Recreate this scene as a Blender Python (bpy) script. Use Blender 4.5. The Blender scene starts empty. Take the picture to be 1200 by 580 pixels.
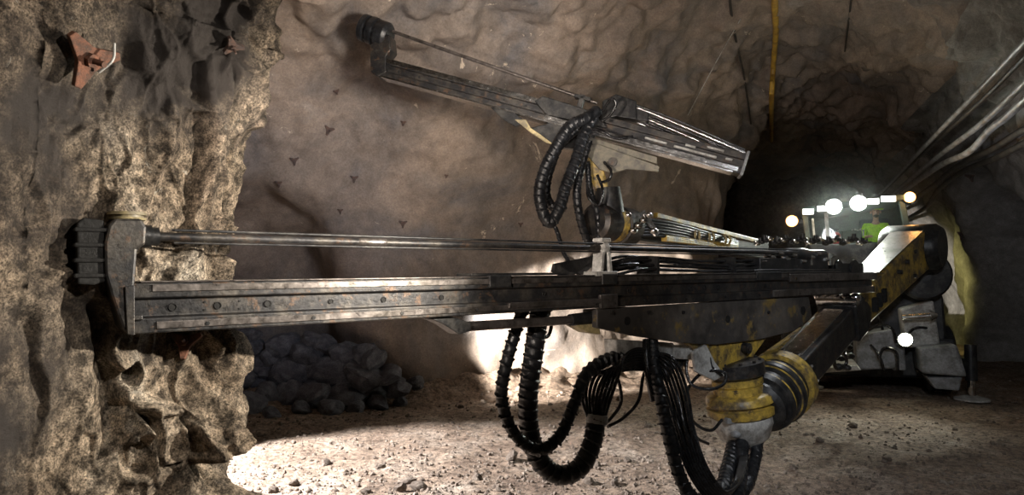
import bpy, math, random
import numpy as np
from mathutils import Vector, Matrix, noise, Euler
random.seed(7)
C = bpy.context.scene.collection
R = math.radians

# ------------------------------------------------------------------ camera
FPX = 800.0
CAM = Vector((0, 0, 1.9))
YAW, PITCH = R(22.7), math.atan(35/FPX)
FWD = Vector((-math.sin(YAW)*math.cos(PITCH), math.cos(YAW)*math.cos(PITCH), math.sin(PITCH)))
RGT = Vector((math.cos(YAW), math.sin(YAW), 0))
UPV = RGT.cross(FWD)
cd = bpy.data.cameras.new('camera'); cd.lens = 24; cd.sensor_width = 36; cd.clip_end = 200
cam = bpy.data.objects.new('camera', cd); C.objects.link(cam)
cam.matrix_world = Matrix(((RGT.x, UPV.x, -FWD.x, CAM.x), (RGT.y, UPV.y, -FWD.y, CAM.y), (RGT.z, UPV.z, -FWD.z, CAM.z), (0, 0, 0, 1)))
bpy.context.scene.camera = cam

def ray(px, py): return FWD + RGT*((px-600)/FPX) + UPV*((290-py)/FPX)
def at(px, py, d): return CAM + ray(px, py)*d
def onplane(px, py, p0, n):
    r = ray(px, py); return CAM + r*((p0-CAM).dot(n)/r.dot(n))
def onX(px, py, X): return onplane(px, py, Vector((X, 0, 0)), Vector((1, 0, 0)))
def onY(px, py, Y): return onplane(px, py, Vector((0, Y, 0)), Vector((0, 1, 0)))
def onZ(px, py, Z=0.0): return onplane(px, py, Vector((0, 0, Z)), Vector((0, 0, 1)))

class Frame:
    """local x from A to B, z up, y away from the viewer"""
    def __init__(s, A, B):
        s.o = A; s.L = (B-A).length; s.ex = (B-A).normalized()
        s.ey = Vector((0, 0, 1)).cross(s.ex).normalized(); s.ez = s.ex.cross(s.ey)
    def __call__(s, x, y, z): return s.o + s.ex*x + s.ey*y + s.ez*z
    def loc(s, px, py, y=0.0):
        P = onplane(px, py, s.o + s.ey*y, s.ey) - s.o
        return Vector((P.dot(s.ex), y, P.dot(s.ez)))
    def w(s, px, py, y=0.0): return s(*s.loc(px, py, y))
class Ident:
    def __call__(s, x, y, z): return Vector((x, y, z))
ID = Ident()

# ------------------------------------------------------------------ materials
def nmat(name):
    m = bpy.data.materials.new(name); m.use_nodes = True
    nt = m.node_tree; b = nt.nodes['Principled BSDF']
    return m, nt, b
def N(nt, t, **kw):
    n = nt.nodes.new(t)
    for k, v in kw.items():
        if k in n.inputs: n.inputs[k].default_value = v
        else: setattr(n, k, v)
    return n
def ramp(nt, fac, stops):
    r = nt.nodes.new('ShaderNodeValToRGB'); e = r.color_ramp.elements
    while len(e) < len(stops): e.new(0.5)
    for q, (p, c) in zip(e, stops): q.position = p; q.color = (*c, 1) if len(c) == 3 else c
    nt.links.new(fac, r.inputs[0]); return r.outputs[0]
def mixc(nt, fac, a, b, mode='MIX'):
    m = nt.nodes.new('ShaderNodeMix'); m.data_type = 'RGBA'; m.blend_type = mode
    for sock, v in ((m.inputs[0], fac), (m.inputs[6], a), (m.inputs[7], b)):
        if hasattr(v, 'is_linked') or hasattr(v, 'links'): nt.links.new(v, sock)
        elif isinstance(v, (int, float)): sock.default_value = v
        else: sock.default_value = (*v, 1)
    return m.outputs[2]
def worn(name, base, dirt, rough=0.5, metal=0.0, scale=6, amount=(0.45, 0.62), bump=0.15, rust=None):
    m, nt, b = nmat(name)
    tc = N(nt, 'ShaderNodeTexCoord')
    n1 = N(nt, 'ShaderNodeTexNoise', Scale=scale, Detail=8.0, Roughness=0.65)
    n2 = N(nt, 'ShaderNodeTexNoise', Scale=scale*5, Detail=6.0, Roughness=0.7)
    nt.links.new(tc.outputs['Object'], n1.inputs[0]); nt.links.new(tc.outputs['Object'], n2.inputs[0])
    f = ramp(nt, n1.outputs[0], [(amount[0], (0, 0, 0)), (amount[1], (1, 1, 1))])
    col = mixc(nt, f, base, dirt)
    if rust:
        n3 = N(nt, 'ShaderNodeTexNoise', Scale=scale*1.7, Detail=9.0, Roughness=0.7); nt.links.new(tc.outputs['Object'], n3.inputs[0])
        f3 = ramp(nt, n3.outputs[0], [(0.56, (0, 0, 0)), (0.63, (1, 1, 1))])
        col = mixc(nt, f3, col, rust)
    f2 = ramp(nt, n2.outputs[0], [(0.3, (0.55, 0.55, 0.55)), (0.7, (1.25, 1.25, 1.25))])
    col = mixc(nt, 1.0, col, f2, 'MULTIPLY')
    nt.links.new(col, b.inputs['Base Color'])
    b.inputs['Metallic'].default_value = metal
    rr = ramp(nt, n2.outputs[0], [(0.3, (rough*.7,)*3), (0.75, (min(1, rough*1.4),)*3)])
    nt.links.new(rr, b.inputs['Roughness'])
    bp = N(nt, 'ShaderNodeBump', Strength=bump, Distance=0.01); nt.links.new(n2.outputs[0], bp.inputs['Height'])
    nt.links.new(bp.outputs[0], b.inputs['Normal'])
    return m
def emis(name, col, s):
    m, nt, b = nmat(name); b.inputs['Base Color'].default_value = (*col, 1)
    b.inputs['Emission Color'].default_value = (*col, 1); b.inputs['Emission Strength'].default_value = s; return m
def rock(name, stops, spots, scale=1.0, bump=0.6, bdist=0.05, rough=0.85, spotlim=(0.68, 0.72), spotscale=3.0, lo=0.45, patch=None, hi=1.5, fc=0.5, mid=0, wd=1.0):
    m, nt, b = nmat(name)
    tc = N(nt, 'ShaderNodeTexCoord'); O = tc.outputs['Object']
    big = N(nt, 'ShaderNodeTexNoise', Scale=0.7*scale, Detail=10.0, Roughness=0.62, Distortion=0.6)
    med = N(nt, 'ShaderNodeTexNoise', Scale=7*scale, Detail=10.0, Roughness=0.72)
    fin = N(nt, 'ShaderNodeTexNoise', Scale=45*scale, Detail=8.0, Roughness=0.8)
    vor = N(nt, 'ShaderNodeTexVoronoi', Scale=3.1*scale, feature='DISTANCE_TO_EDGE')
    for n in (big, med, fin): nt.links.new(O, n.inputs[0])
    dn = mixc(nt, 0.25, O, med.outputs[1], 'LINEAR_LIGHT'); nt.links.new(dn, vor.inputs[0])
    c = ramp(nt, big.outputs[0], stops)
    mm = ramp(nt, med.outputs[0], [(0.5-.2*wd, (lo,)*3), (0.5, (0.95,)*3), (0.5+.22*wd, (hi,)*3)])
    c = mixc(nt, 1.0, c, mm, 'MULTIPLY')
    ff = ramp(nt, fin.outputs[0], [(0.5-.18*wd, (fc,)*3), (0.5, (1,)*3), (0.5+.2*wd, (1+(1-fc)*.95,)*3)])
    c = mixc(nt, 1.0, c, ff, 'MULTIPLY')
    sp = N(nt, 'ShaderNodeTexNoise', Scale=spotscale, Detail=7.0, Roughness=0.75, Distortion=1.0); nt.links.new(O, sp.inputs[0])
    sf = ramp(nt, sp.outputs[0], [(spotlim[0], (0, 0, 0)), (spotlim[1], (1, 1, 1))])
    c = mixc(nt, sf, c, spots)
    if patch:
        sp2 = N(nt, 'ShaderNodeTexNoise', Scale=0.9, Detail=6.0, Roughness=0.6); mp = N(nt, 'ShaderNodeMapping'); mp.inputs['Location'].default_value = (3.3, 1.7, 9.1)
        nt.links.new(O, mp.inputs[0]); nt.links.new(mp.outputs[0], sp2.inputs[0])
        pf = ramp(nt, sp2.outputs[0], [(0.45, (0, 0, 0)), (0.62, (1, 1, 1))])
        c = mixc(nt, pf, c, patch)
    nt.links.new(c, b.inputs['Base Color']); b.inputs['Roughness'].default_value = rough
    b.inputs['Specular IOR Level'].default_value = 0.25
    if mid:
        mn = N(nt, 'ShaderNodeTexNoise', Scale=4.5, Detail=5.0, Roughness=0.6, noise_type='RIDGED_MULTIFRACTAL', Distortion=.5); nt.links.new(O, mn.inputs[0])
        b0 = N(nt, 'ShaderNodeBump', Strength=.9, Distance=mid); nt.links.new(mn.outputs[0], b0.inputs['Height'])
    b1 = N(nt, 'ShaderNodeBump', Strength=bump, Distance=bdist)
    if mid: nt.links.new(b0.outputs[0], b1.inputs['Normal'])
    nt.links.new(med.outputs[0], b1.inputs['Height'])
    b2 = N(nt, 'ShaderNodeBump', Strength=bump, Distance=bdist*0.25); nt.links.new(fin.outputs[0], b2.inputs['Height'])
    nt.links.new(b1.outputs[0], b2.inputs['Normal']); nt.links.new(b2.outputs[0], b.inputs['Normal'])
    return m

M = {}
M['pillar'] = rock('pillar rock', [(0.3, (0.11, 0.085, 0.065)), (0.45, (0.26, 0.205, 0.15)), (0.58, (0.38, 0.31, 0.235)), (0.72, (0.52, 0.46, 0.38))], (0.7, 0.65, 0.56), scale=2.0, bump=1.0, bdist=0.05, spotscale=7, spotlim=(0.62, 0.7), lo=0.25, hi=1.9, fc=.2, mid=.05, wd=.5, patch=(0.075, 0.065, 0.06))
M['wall'] = rock('sprayed rock', [(0.32, (0.15, 0.145, 0.15)), (0.45, (0.225, 0.19, 0.165)), (0.58, (0.30, 0.24, 0.195)), (0.7, (0.30, 0.275, 0.255))], (0.6, 0.52, 0.42), scale=0.8, bump=0.45, bdist=0.04, spotlim=(0.645, 0.67), spotscale=2.2, lo=0.72, hi=1.25, fc=.7)
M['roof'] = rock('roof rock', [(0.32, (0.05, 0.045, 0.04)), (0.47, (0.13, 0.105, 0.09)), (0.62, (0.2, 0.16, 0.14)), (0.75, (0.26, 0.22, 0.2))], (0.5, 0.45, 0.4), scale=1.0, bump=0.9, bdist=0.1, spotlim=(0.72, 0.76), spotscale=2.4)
M['rwall'] = rock('grey rock', [(0.32, (0.13, 0.125, 0.12)), (0.5, (0.22, 0.21, 0.195)), (0.7, (0.33, 0.32, 0.31))], (0.55, 0.55, 0.5), scale=1.0, bump=0.6, bdist=0.05, spotlim=(0.7, 0.74), lo=.7, hi=1.3, fc=.65)
M['dirt'] = rock('gravel dirt', [(0.3, (0.17, 0.12, 0.09)), (0.5, (0.30, 0.225, 0.17)), (0.7, (0.42, 0.35, 0.29))], (0.55, 0.5, 0.45), scale=2.2, bump=1.0, bdist=0.05, spotlim=(0.66, 0.72), spotscale=9, lo=0.4, wd=.6)
M['stone'] = rock('stone', [(0.3, (0.09, 0.07, 0.055)), (0.5, (0.17, 0.135, 0.11)), (0.7, (0.27, 0.23, 0.19))], (0.5, 0.48, 0.45), scale=4, bump=0.8, bdist=0.02)
M['shadestone'] = rock('shade tinted stone', [(0.3, (0.07, 0.074, 0.09)), (0.5, (0.14, 0.145, 0.17)), (0.7, (0.24, 0.25, 0.28))], (0.25, 0.25, 0.27), scale=3, bump=0.8, bdist=0.03)  # stone darkened and blued to carry the shade over the heap
M['steel'] = worn('worn dark steel', (0.028, 0.028, 0.03), (0.075, 0.068, 0.06), rough=0.42, metal=0.5, scale=7, rust=(0.10, 0.065, 0.045), bump=0.3)
M['rail'] = worn('bare rail steel', (0.20, 0.18, 0.17), (0.09, 0.08, 0.07), rough=0.34, metal=0.8, scale=4, bump=0.15)
M['black'] = worn('black steel', (0.022, 0.023, 0.025), (0.06, 0.058, 0.055), rough=0.4, metal=0.4, scale=8)
M['rubber'] = worn('black rubber', (0.008, 0.009, 0.011), (0.024, 0.026, 0.03), rough=0.36, scale=12, bump=0.25)
M['pad'] = worn('shade black rubber', (0.004, 0.004, 0.004), (0.012, 0.012, 0.012), rough=0.8, scale=12, bump=0.6)  # rubber blackened further so the pad's shadow is in its colour
M['hose'] = worn('shiny hose rubber', (0.012, 0.012, 0.013), (0.028, 0.028, 0.03), rough=0.2, scale=12, bump=0.1)
M['yellow'] = worn('worn yellow paint', (0.50, 0.34, 0.06), (0.10, 0.075, 0.045), rough=0.42, scale=6, amount=(0.42, 0.60), rust=(0.06, 0.045, 0.035), bump=0.3)
M['paleyellow'] = worn('dusty yellow paint', (0.52, 0.43, 0.22), (0.2, 0.17, 0.11), rough=0.5, scale=6)
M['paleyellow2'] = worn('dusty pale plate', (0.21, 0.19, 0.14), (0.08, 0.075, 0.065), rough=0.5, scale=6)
M['chrome'] = worn('bright steel', (0.7, 0.7, 0.7), (0.45, 0.44, 0.42), rough=0.22, metal=1.0, scale=5, bump=0.05)
M['grey'] = worn('grey paint', (0.27, 0.28, 0.29), (0.12, 0.12, 0.115), rough=0.45, scale=5, bump=0.2)
M['palegrey'] = worn('pale grey paint', (0.5, 0.5, 0.48), (0.25, 0.24, 0.22), rough=0.45, scale=7, bump=0.2)
M['cradle'] = worn('dirty cradle steel', (0.06, 0.055, 0.052), (0.13, 0.115, 0.10), rough=0.5, metal=0.25, scale=1.6, rust=(0.26, 0.18, 0.06), bump=0.35)
M['rust'] = worn('rusty plate', (0.20, 0.085, 0.05), (0.09, 0.05, 0.035), rough=0.8, scale=20, bump=0.6)
M['boltplate'] = worn('dark bolt plate', (0.07, 0.05, 0.045), (0.14, 0.08, 0.06), rough=0.7, scale=20, bump=0.5)
M['hole'] = worn('hole black', (0.004, 0.004, 0.004), (0.01, 0.01, 0.01), rough=0.9)
M['duct'] = worn('yellow hose skin', (0.60, 0.38, 0.06), (0.35, 0.2, 0.04), rough=0.5, scale=3)
M['pipe'] = worn('dusty pipe', (0.33, 0.33, 0.34), (0.18, 0.17, 0.16), rough=0.5, scale=4)
M['cable'] = worn('dark cable', (0.03, 0.028, 0.026), (0.07, 0.06, 0.05), rough=0.6)
M['red'] = worn('red paint', (0.5, 0.02, 0.02), (0.35, 0.02, 0.02), rough=0.35)
M['hivis'] = worn('hi-vis cloth', (0.55, 0.85, 0.03), (0.42, 0.68, 0.03), rough=0.8, scale=9)
M['tape'] = worn('reflective tape', (0.75, 0.75, 0.72), (0.6, 0.6, 0.58), rough=0.4)
M['navy'] = worn('dark work cloth', (0.03, 0.035, 0.05), (0.05, 0.055, 0.07), rough=0.9)
M['skin'] = worn('skin', (0.52, 0.28, 0.19), (0.45, 0.22, 0.15), rough=0.55, scale=10, bump=0.05)
M['hair'] = worn('brown hair', (0.05, 0.03, 0.02), (0.03, 0.02, 0.015), rough=0.8)
M['lampwhite'] = emis('white lamp', (0.93, 1.0, 0.88), 60)
M['lampled'] = emis('led bar', (0.95, 1.0, 0.95), 5)
M['lampamber'] = emis('amber lamp', (1.0, 0.42, 0.10), 16)
M['lampfront'] = emis('front lamp', (1.0, 1.0, 0.75), 30)
M['cabpaint'] = worn('cab paint', (0.05, 0.075, 0.065), (0.03, 0.04, 0.04), rough=0.5)
g, nt, b = nmat('cab glass')
b.inputs['Base Color'].default_value = (0.01, 0.02, 0.015, 1); b.inputs['Roughness'].default_value = 0.03
b.inputs['Alpha'].default_value = 0.12; M['glass'] = g

# ------------------------------------------------------------------ mesh builder
class MB:
    def __init__(s, F=ID): s.v = []; s.f = []; s.sm = []; s.F = F
    def _add(s, vs, fs, smooth, F=None):
        F = F or s.F; k = len(s.v)
        s.v += [F(*p) for p in vs]; s.f += [tuple(i+k for i in q) for q in fs]; s.sm += [smooth]*len(fs); return s
    def box(s, x0, x1, y0, y1, z0, z1):
        return s._add([(x, y, z) for x in (x0, x1) for y in (y0, y1) for z in (z0, z1)],
            [(0, 1, 3, 2), (4, 6, 7, 5), (0, 4, 5, 1), (2, 3, 7, 6), (0, 2, 6, 4), (1, 5, 7, 3)], False)
    def prism(s, poly, y0, y1):            # poly in local x,z ; extruded in y
        n = len(poly)
        vs = [(x, y0, z) for x, z in poly] + [(x, y1, z) for x, z in poly]
        fs = [tuple(range(n-1, -1, -1)), tuple(range(n, 2*n))] + [(i, (i+1) % n, (i+1) % n+n, i+n) for i in range(n)]
        return s._add(vs, fs, False)
    def extr(s, sec, x0, x1):              # section in y,z ; extruded in x
        n = len(sec)
        vs = [(x0, y, z) for y, z in sec] + [(x1, y, z) for y, z in sec]
        fs = [tuple(range(n)), tuple(range(2*n-1, n-1, -1))] + [(i+n, (i+1) % n+n, (i+1) % n, i) for i in range(n)]
        return s._add(vs, fs, False)
    def pprism(s, pix, y0, y1):            # pixel outline laid on the frame's own plane y0
        return s.prism([(q.x, q.z) for q in (s.F.loc(a, b, y0) for a, b in pix)], y0, y1)
    def beam(s, a, b, w, h, w2=None, h2=None, up=Vector((0, 0, 1))):     # world points
        a, b = Vector(a), Vector(b); d = (b-a).normalized(); r = d.cross(up).normalized(); u = r.cross(d)
        w2 = w2 or w; h2 = h2 or h; vs = []
        for p, ww, hh in ((a, w, h), (b, w2, h2)):
            for sx, sy in ((-1, -1), (1, -1), (1, 1), (-1, 1)): vs.append(p + r*sx*ww/2 + u*sy*hh/2)
        fs = [(0, 1, 2, 3), (7, 6, 5, 4), (4, 5, 1, 0), (5, 6, 2, 1), (6, 7, 3, 2), (7, 4, 0, 3)]
        return s._add([tuple(v) for v in vs], fs, False, ID)
    def lathe(s, a, b, prof, n=24, F=ID, caps=True):    # prof: (t, r), t along a->b in metres or fraction
        a, b = Vector(a), Vector(b); d = (b-a); L = d.length; d.normalize()
        t = Vector((0, 0, 1)) if abs(d.z) < 0.9 else Vector((1, 0, 0))
        r1 = d.cross(t).normalized(); r2 = d.cross(r1); vs = []
        for q, r in prof:
            c = a + d*(q*L)
            for i in range(n):
                an = 2*math.pi*i/n; vs.append(tuple(c + r1*math.cos(an)*r + r2*math.sin(an)*r))
        fs = []
        for k in range(len(prof)-1):
            for i in range(n):
                j = (i+1) % n; fs.append((k*n+i, k*n+j, (k+1)*n+j, (k+1)*n+i))
        s._add(vs, fs, True, F)
        if caps:
            m = len(prof)-1
            s._add([vs[i] for i in range(n)], [tuple(range(n-1, -1, -1))], False, F)
            s._add([vs[m*n+i] for i in range(n)], [tuple(range(n))], False, F)
        return s
    def cyl(s, a, b, r, r2=None, n=20): return s.lathe(a, b, [(0, r), (1, r2 if r2 else r)], n)
    def fcyl(s, a, b, r, r2=None, n=20): return s.cyl(s.F(*a), s.F(*b), r, r2, n)
    def tube(s, pts, r, n=12, step=0.012, ridge=0.0, pitch=0.05, taper=None):
        P = spline([Vector(p) for p in pts], step); m = len(P); acc = 0; vs = []
        prev = None; r1 = None
        for k in range(m):
            d = (P[min(k+1, m-1)] - P[max(k-1, 0)]).normalized()
            if r1 is None:
                t = Vector((0, 0, 1)) if abs(d.z) < 0.9 else Vector((1, 0, 0)); r1 = d.cross(t).normalized()
            else: r1 = (r1 - d*r1.dot(d)).normalized()
            r2 = d.cross(r1)
            if k: acc += (P[k]-P[k-1]).length
            for i in range(n):
                an = 2*math.pi*i/n; rr = r
                if ridge:
                    ph = (acc/pitch + i/n) % 1.0
                    rr = r + (ridge if ph < 0.16 else (0.0 if ph < .84 else -ridge*.8))
                if taper: rr *= taper(k/(m-1))
                vs.append(tuple(P[k] + r1*math.cos(an)*rr + r2*math.sin(an)*rr))
        fs = []
        for k in range(m-1):
            for i in range(n):
                j = (i+1) % n; fs.append((k*n+i, k*n+j, (k+1)*n+j, (k+1)*n+i))
        s._add(vs, fs, True, ID)
        s._add([vs[i] for i in range(n)], [tuple(range(n-1, -1, -1))], False, ID)
        s._add([vs[(m-1)*n+i] for i in range(n)], [tuple(range(n))], False, ID); return s
    def ball(s, c, rx, ry=None, rz=None, n=16, F=None):
        ry = ry or rx; rz = rz or rx; vs = []; fs = []; h = n//2
        for k in range(h+1):
            th = math.pi*k/h
            for i in range(n):
                a = 2*math.pi*i/n; vs.append((c[0]+rx*math.sin(th)*math.cos(a), c[1]+ry*math.sin(th)*math.sin(a), c[2]+rz*math.cos(th)))
        for k in range(h):
            for i in range(n):
                j = (i+1) % n; fs.append((k*n+i, (k+1)*n+i, (k+1)*n+j, k*n+j))
        return s._add(vs, fs, True, F or ID)
    def split(s, name, mat, parent, **kw):
        par = list(range(len(s.v)))
        def fd(i):
            while par[i] != i: par[i] = par[par[i]]; i = par[i]
            return i
        for q in s.f:
            for i in q[1:]: par[fd(i)] = fd(q[0])
        groups = {}
        for q, sm in zip(s.f, s.sm): groups.setdefault(fd(q[0]), []).append((q, sm))
        out = []
        for g in groups.values():
            m = MB(); ids = {}
            for q, sm in g:
                for i in q:
                    if i not in ids: ids[i] = len(m.v); m.v.append(s.v[i])
                m.f.append(tuple(ids[i] for i in q)); m.sm.append(sm)
            out.append(m.build(name, mat, parent, **kw))
        return out
    def build(s, name, mat, parent=None, label=None, bevel=0.0, origin=None, thingloc=None):
        base = None
        if parent is not None:
            base = parent
            while base.parent: base = base.parent
            o0 = Vector(base.location)
        else: o0 = Vector(origin) if origin is not None else Vector((0, 0, 0))
        me = bpy.data.meshes.new(name)
        me.from_pydata([tuple(Vector(v)-o0) for v in s.v], [], s.f); me.validate(); me.update()
        if len(s.sm) == len(me.polygons): me.polygons.foreach_set('use_smooth', s.sm)
        if any(s.sm): me.set_sharp_from_angle(angle=R(38))
        me.materials.append(mat); ob = bpy.data.objects.new(name, me); C.objects.link(ob)
        if parent is not None: ob.parent = parent
        else: ob.location = o0
        if label: ob['label'] = label
        if bevel:
            bm = ob.modifiers.new('bevel', 'BEVEL'); bm.width = bevel; bm.segments = 2; bm.limit_method = 'ANGLE'; bm.angle_limit = R(40)
        return ob
def spline(P, step):
    if len(P) == 2: P = [P[0], (P[0]+P[1])/2, P[1]]
    Q = [P[0]*2-P[1]] + P + [P[-1]*2-P[-2]]; out = []
    for i in range(1, len(Q)-2):
        a, b, c, d = Q[i-1:i+3]; L = (c-b).length; n = max(2, int(L/step))
        for k in range(n):
            t = k/n
            out.append(0.5*((2*b)+(c-a)*t+(2*a-5*b+4*c-d)*t*t+(3*b-a-3*c+d)*t**3))
    out.append(P[-1]); return out
def tag(o, label, cat, group=None, kind=None):
    o['label'] = label; o['category'] = cat
    if group: o['group'] = group
    if kind: o['kind'] = kind
    return o
def empty(name, loc, label, cat, group=None):
    o = bpy.data.objects.new(name, None); o.location = loc; o.empty_display_size = 0.2; C.objects.link(o)
    bpy.context.view_layer.update()
    return tag(o, label, cat, group)

# ------------------------------------------------------------------ rock shell
def grid_obj(name, P, disp, mat, label, rows=None):
    """P: (n,m,3) array, disp: function(point)->metres along normal, optional row slice kept"""
    du = np.gradient(P, axis=0); dv = np.gradient(P, axis=1)
    nr = np.cross(du, dv); nr /= (np.linalg.norm(nr, axis=2, keepdims=True)+1e-9)
    n, m, _ = P.shape; Q = P.copy()
    for i in range(n):
        for j in range(m):
            Q[i, j] += nr[i, j]*disp(Vector(P[i, j]))
    if rows: Q = Q[:, rows[0]:rows[1]+1]; m = Q.shape[1]
    f = [(i*m+j, i*m+j+1, (i+1)*m+j+1, (i+1)*m+j) for i in range(n-1) for j in range(m-1)]
    return Q.reshape(-1, 3), f
def mesh_np(name, parts, mat, kind='structure'):
    V = []; F = []; k = 0
    for v, f in parts: V.append(v); F += [tuple(i+k for i in q) for q in f]; k += len(v)
    V = np.vstack(V); me = bpy.data.meshes.new(name); me.from_pydata(V.tolist(), [], F); me.update()
    me.polygons.foreach_set('use_smooth', [True]*len(me.polygons)); me.materials.append(mat)
    o = bpy.data.objects.new(name, me); C.objects.link(o); o['kind'] = kind; return o
def sp_np(pts, n):
    P = [Vector((*p, 0)) for p in pts]; Q = spline(P, 0.02)
    d = [0.0]
    for a, b in zip(Q, Q[1:]): d.append(d[-1]+(b-a).length)
    t = np.linspace(0, d[-1], n)
    return np.stack([np.interp(t, d, [q.x for q in Q]), np.interp(t, d, [q.y for q in Q])], 1)
def sp_par(pts, n):     # spline sampled evenly by control point index
    P = [Vector((*p, 0)) for p in pts]; Q = [P[0]*2-P[1]] + P + [P[-1]*2-P[-2]]; out = []
    for t in np.linspace(0, len(P)-1-1e-6, n):
        i = int(t); f = t-i; a, b, c, d = Q[i:i+4]
        q = 0.5*((2*b)+(c-a)*f+(2*a-5*b+4*c-d)*f*f+(3*b-a-3*c+d)*f**3); out.append((q.x, q.y))
    return np.array(out)
def fr(p, s, o=4): return noise.fractal(p*s, 0.9, 2.1, o)
def dwall(p):
    q = fr(p, 0.55, 3)*0.30 + fr(p+Vector((9, 3, 1)), 2.2, 4)*0.05
    return q
def droof(p):
    k = min(1, max(0, (p.z-3.0)/2.0))
    return fr(p, 0.55, 3)*0.30 + fr(p+Vector((9, 3, 1)), 2.2, 4)*0.05 + k*(abs(fr(p, 1.1, 4))-0.25)*0.35
base_pts = [(-14, 4), (-9.5, 4.6), (-7.3, 5.05), (-8.5, 6.3), (-8.3, 7.5), (-7, 8.6), (-5.7, 9.4), (-4.55, 10.5), (-3.4, 12), (-2.45, 13.6), (-1.75, 15.1), (-2.6, 17.5), (-8, 23), (-14, 26)]
crown_pts = [(-14, 2.2), (-10, 2.2), (-6.5, 2.4), (-4.5, 2.9), (-2.8, 3.6), (-1.7, 4.6), (-.8, 6), (-.3, 8), (0, 11), (.3, 14.5), (.5, 17), (.5, 20), (.5, 26), (.5, 34)]
NU, NV = 420, 150
Bp = sp_par(base_pts, NU); Cp = sp_par(crown_pts, NU)
H = 6.3
th = np.linspace(0, math.pi/2, NV)
def vault(B, Cc, flip=False):
    P = np.zeros((len(B), NV, 3)); fx = 1-np.cos(th)**1.0; fx = fx**1.15; fz = np.sin(th)**0.85
    P[:, :, 0] = B[:, None, 0] + (Cc-B)[:, None, 0]*fx[None]; P[:, :, 1] = B[:, None, 1] + (Cc-B)[:, None, 1]*fx[None]
    P[:, :, 2] = fz[None]*H - 0.25*(1-fz[None])
    return P
PL = vault(Bp, Cp)
for i in range(NU):                        # arched blind niche beside the rock corner
    for j in range(NV):
        x, y, z = PL[i, j]
        if -10 < x < -3 and 6 < y < 11 and z < 4:
            e = ((x+7.45)**2 + (y-7.75)**2)/1.5**2 + (max(z, 0)/3.0)**2.6
            k = 1/(1+math.exp((e-1)*7)); PL[i, j, 0] -= .75*k; PL[i, j, 1] += .95*k
K = int(NV*0.62)
vl, fl = grid_obj('', PL, droof, None, '', (0, K)); vc, fc = grid_obj('', PL, droof, None, '', (K, NV-1))
mesh_np('wall_back', [(vl, fl)], M['wall'])
Br = np.stack([np.full(NU, 4.0)+0.25*np.sin(Cp[:, 1]*0.9), Cp[:, 1]-1.0], 1)
Br[:, 1] = np.linspace(-3, 40, NU)*0.5 + 0.5*np.interp(np.linspace(0, 1, NU), np.linspace(0, 1, 14), [-3, 0, 2, 4, 6, 8, 9.5, 11, 13, 15.5, 18, 22, 28, 38])
i0 = int(np.argmax(Cp[:, 0] > -2.9))
yn = np.linspace(-5, Cp[i0, 1]-.05, 40)
Bn = np.stack([4.0+0.25*np.sin(yn*0.9), yn-1.0+ (Br[i0,1]-Cp[i0,1]+1.0)*((yn+5)/(yn[-1]+5))], 1); Cn = np.stack([np.full(40, Cp[i0, 0]), yn], 1)
PR = vault(np.vstack([Bn, Br[i0:]]), np.vstack([Cn, Cp[i0:]]))[::-1]
for i in range(len(PR)):                        # side opening in the right wall
    for j in range(NV):
        x, y, z = PR[i, j]
        if 14 < y < 21 and z < 4.6 and x > 2.5:
            e = ((y-16.6)/2.1)**2 + (max(z, 0)/3.7)**2.4
            k = 1/(1+math.exp((e-1)*14)); PR[i, j, 0] += 5.0*k
vr, frr = grid_obj('', PR, lambda p: -droof(p)*-1, None, '', (0, K)); vrc, frc = grid_obj('', PR, droof, None, '', (K, NV-1))
mesh_np('wall_right', [(vr, frr)], M['rwall'])
mesh_np('ceiling', [(vc, fc), (vrc, frc)], M['wall'])

# near rock corner on the left that the lower feed is braced against
def nvec(p): return Vector((noise.noise(p), noise.noise(p+Vector((31.3, 7.7, 3.1))), noise.noise(p+Vector((5.9, 53.2, 17.4)))))*1.2
VC = {}
def cellpt(i, j, k):
    q = VC.get((i, j, k))
    if q is None:
        r = random.Random(i*73856093 ^ j*19349663 ^ k*83492791); q = VC[(i, j, k)] = Vector((i+r.random(), j+r.random(), k+r.random()))
    return q
def vor(w):              # nearest cell points, the same on every run
    a, b, c = math.floor(w.x), math.floor(w.y), math.floor(w.z); L = []
    for i in (a-1, a, a+1):
        for j in (b-1, b, b+1):
            for k in (c-1, c, c+1):
                q = cellpt(i, j, k); L.append(((q.x-w.x)**2+(q.y-w.y)**2+(q.z-w.z)**2, q))
    d1 = min(L, key=lambda t: t[0]); d2 = min((t for t in L if t[1] is not d1[1]), key=lambda t: t[0])
    return (math.sqrt(d1[0]), math.sqrt(d2[0])), d1[1]
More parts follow.
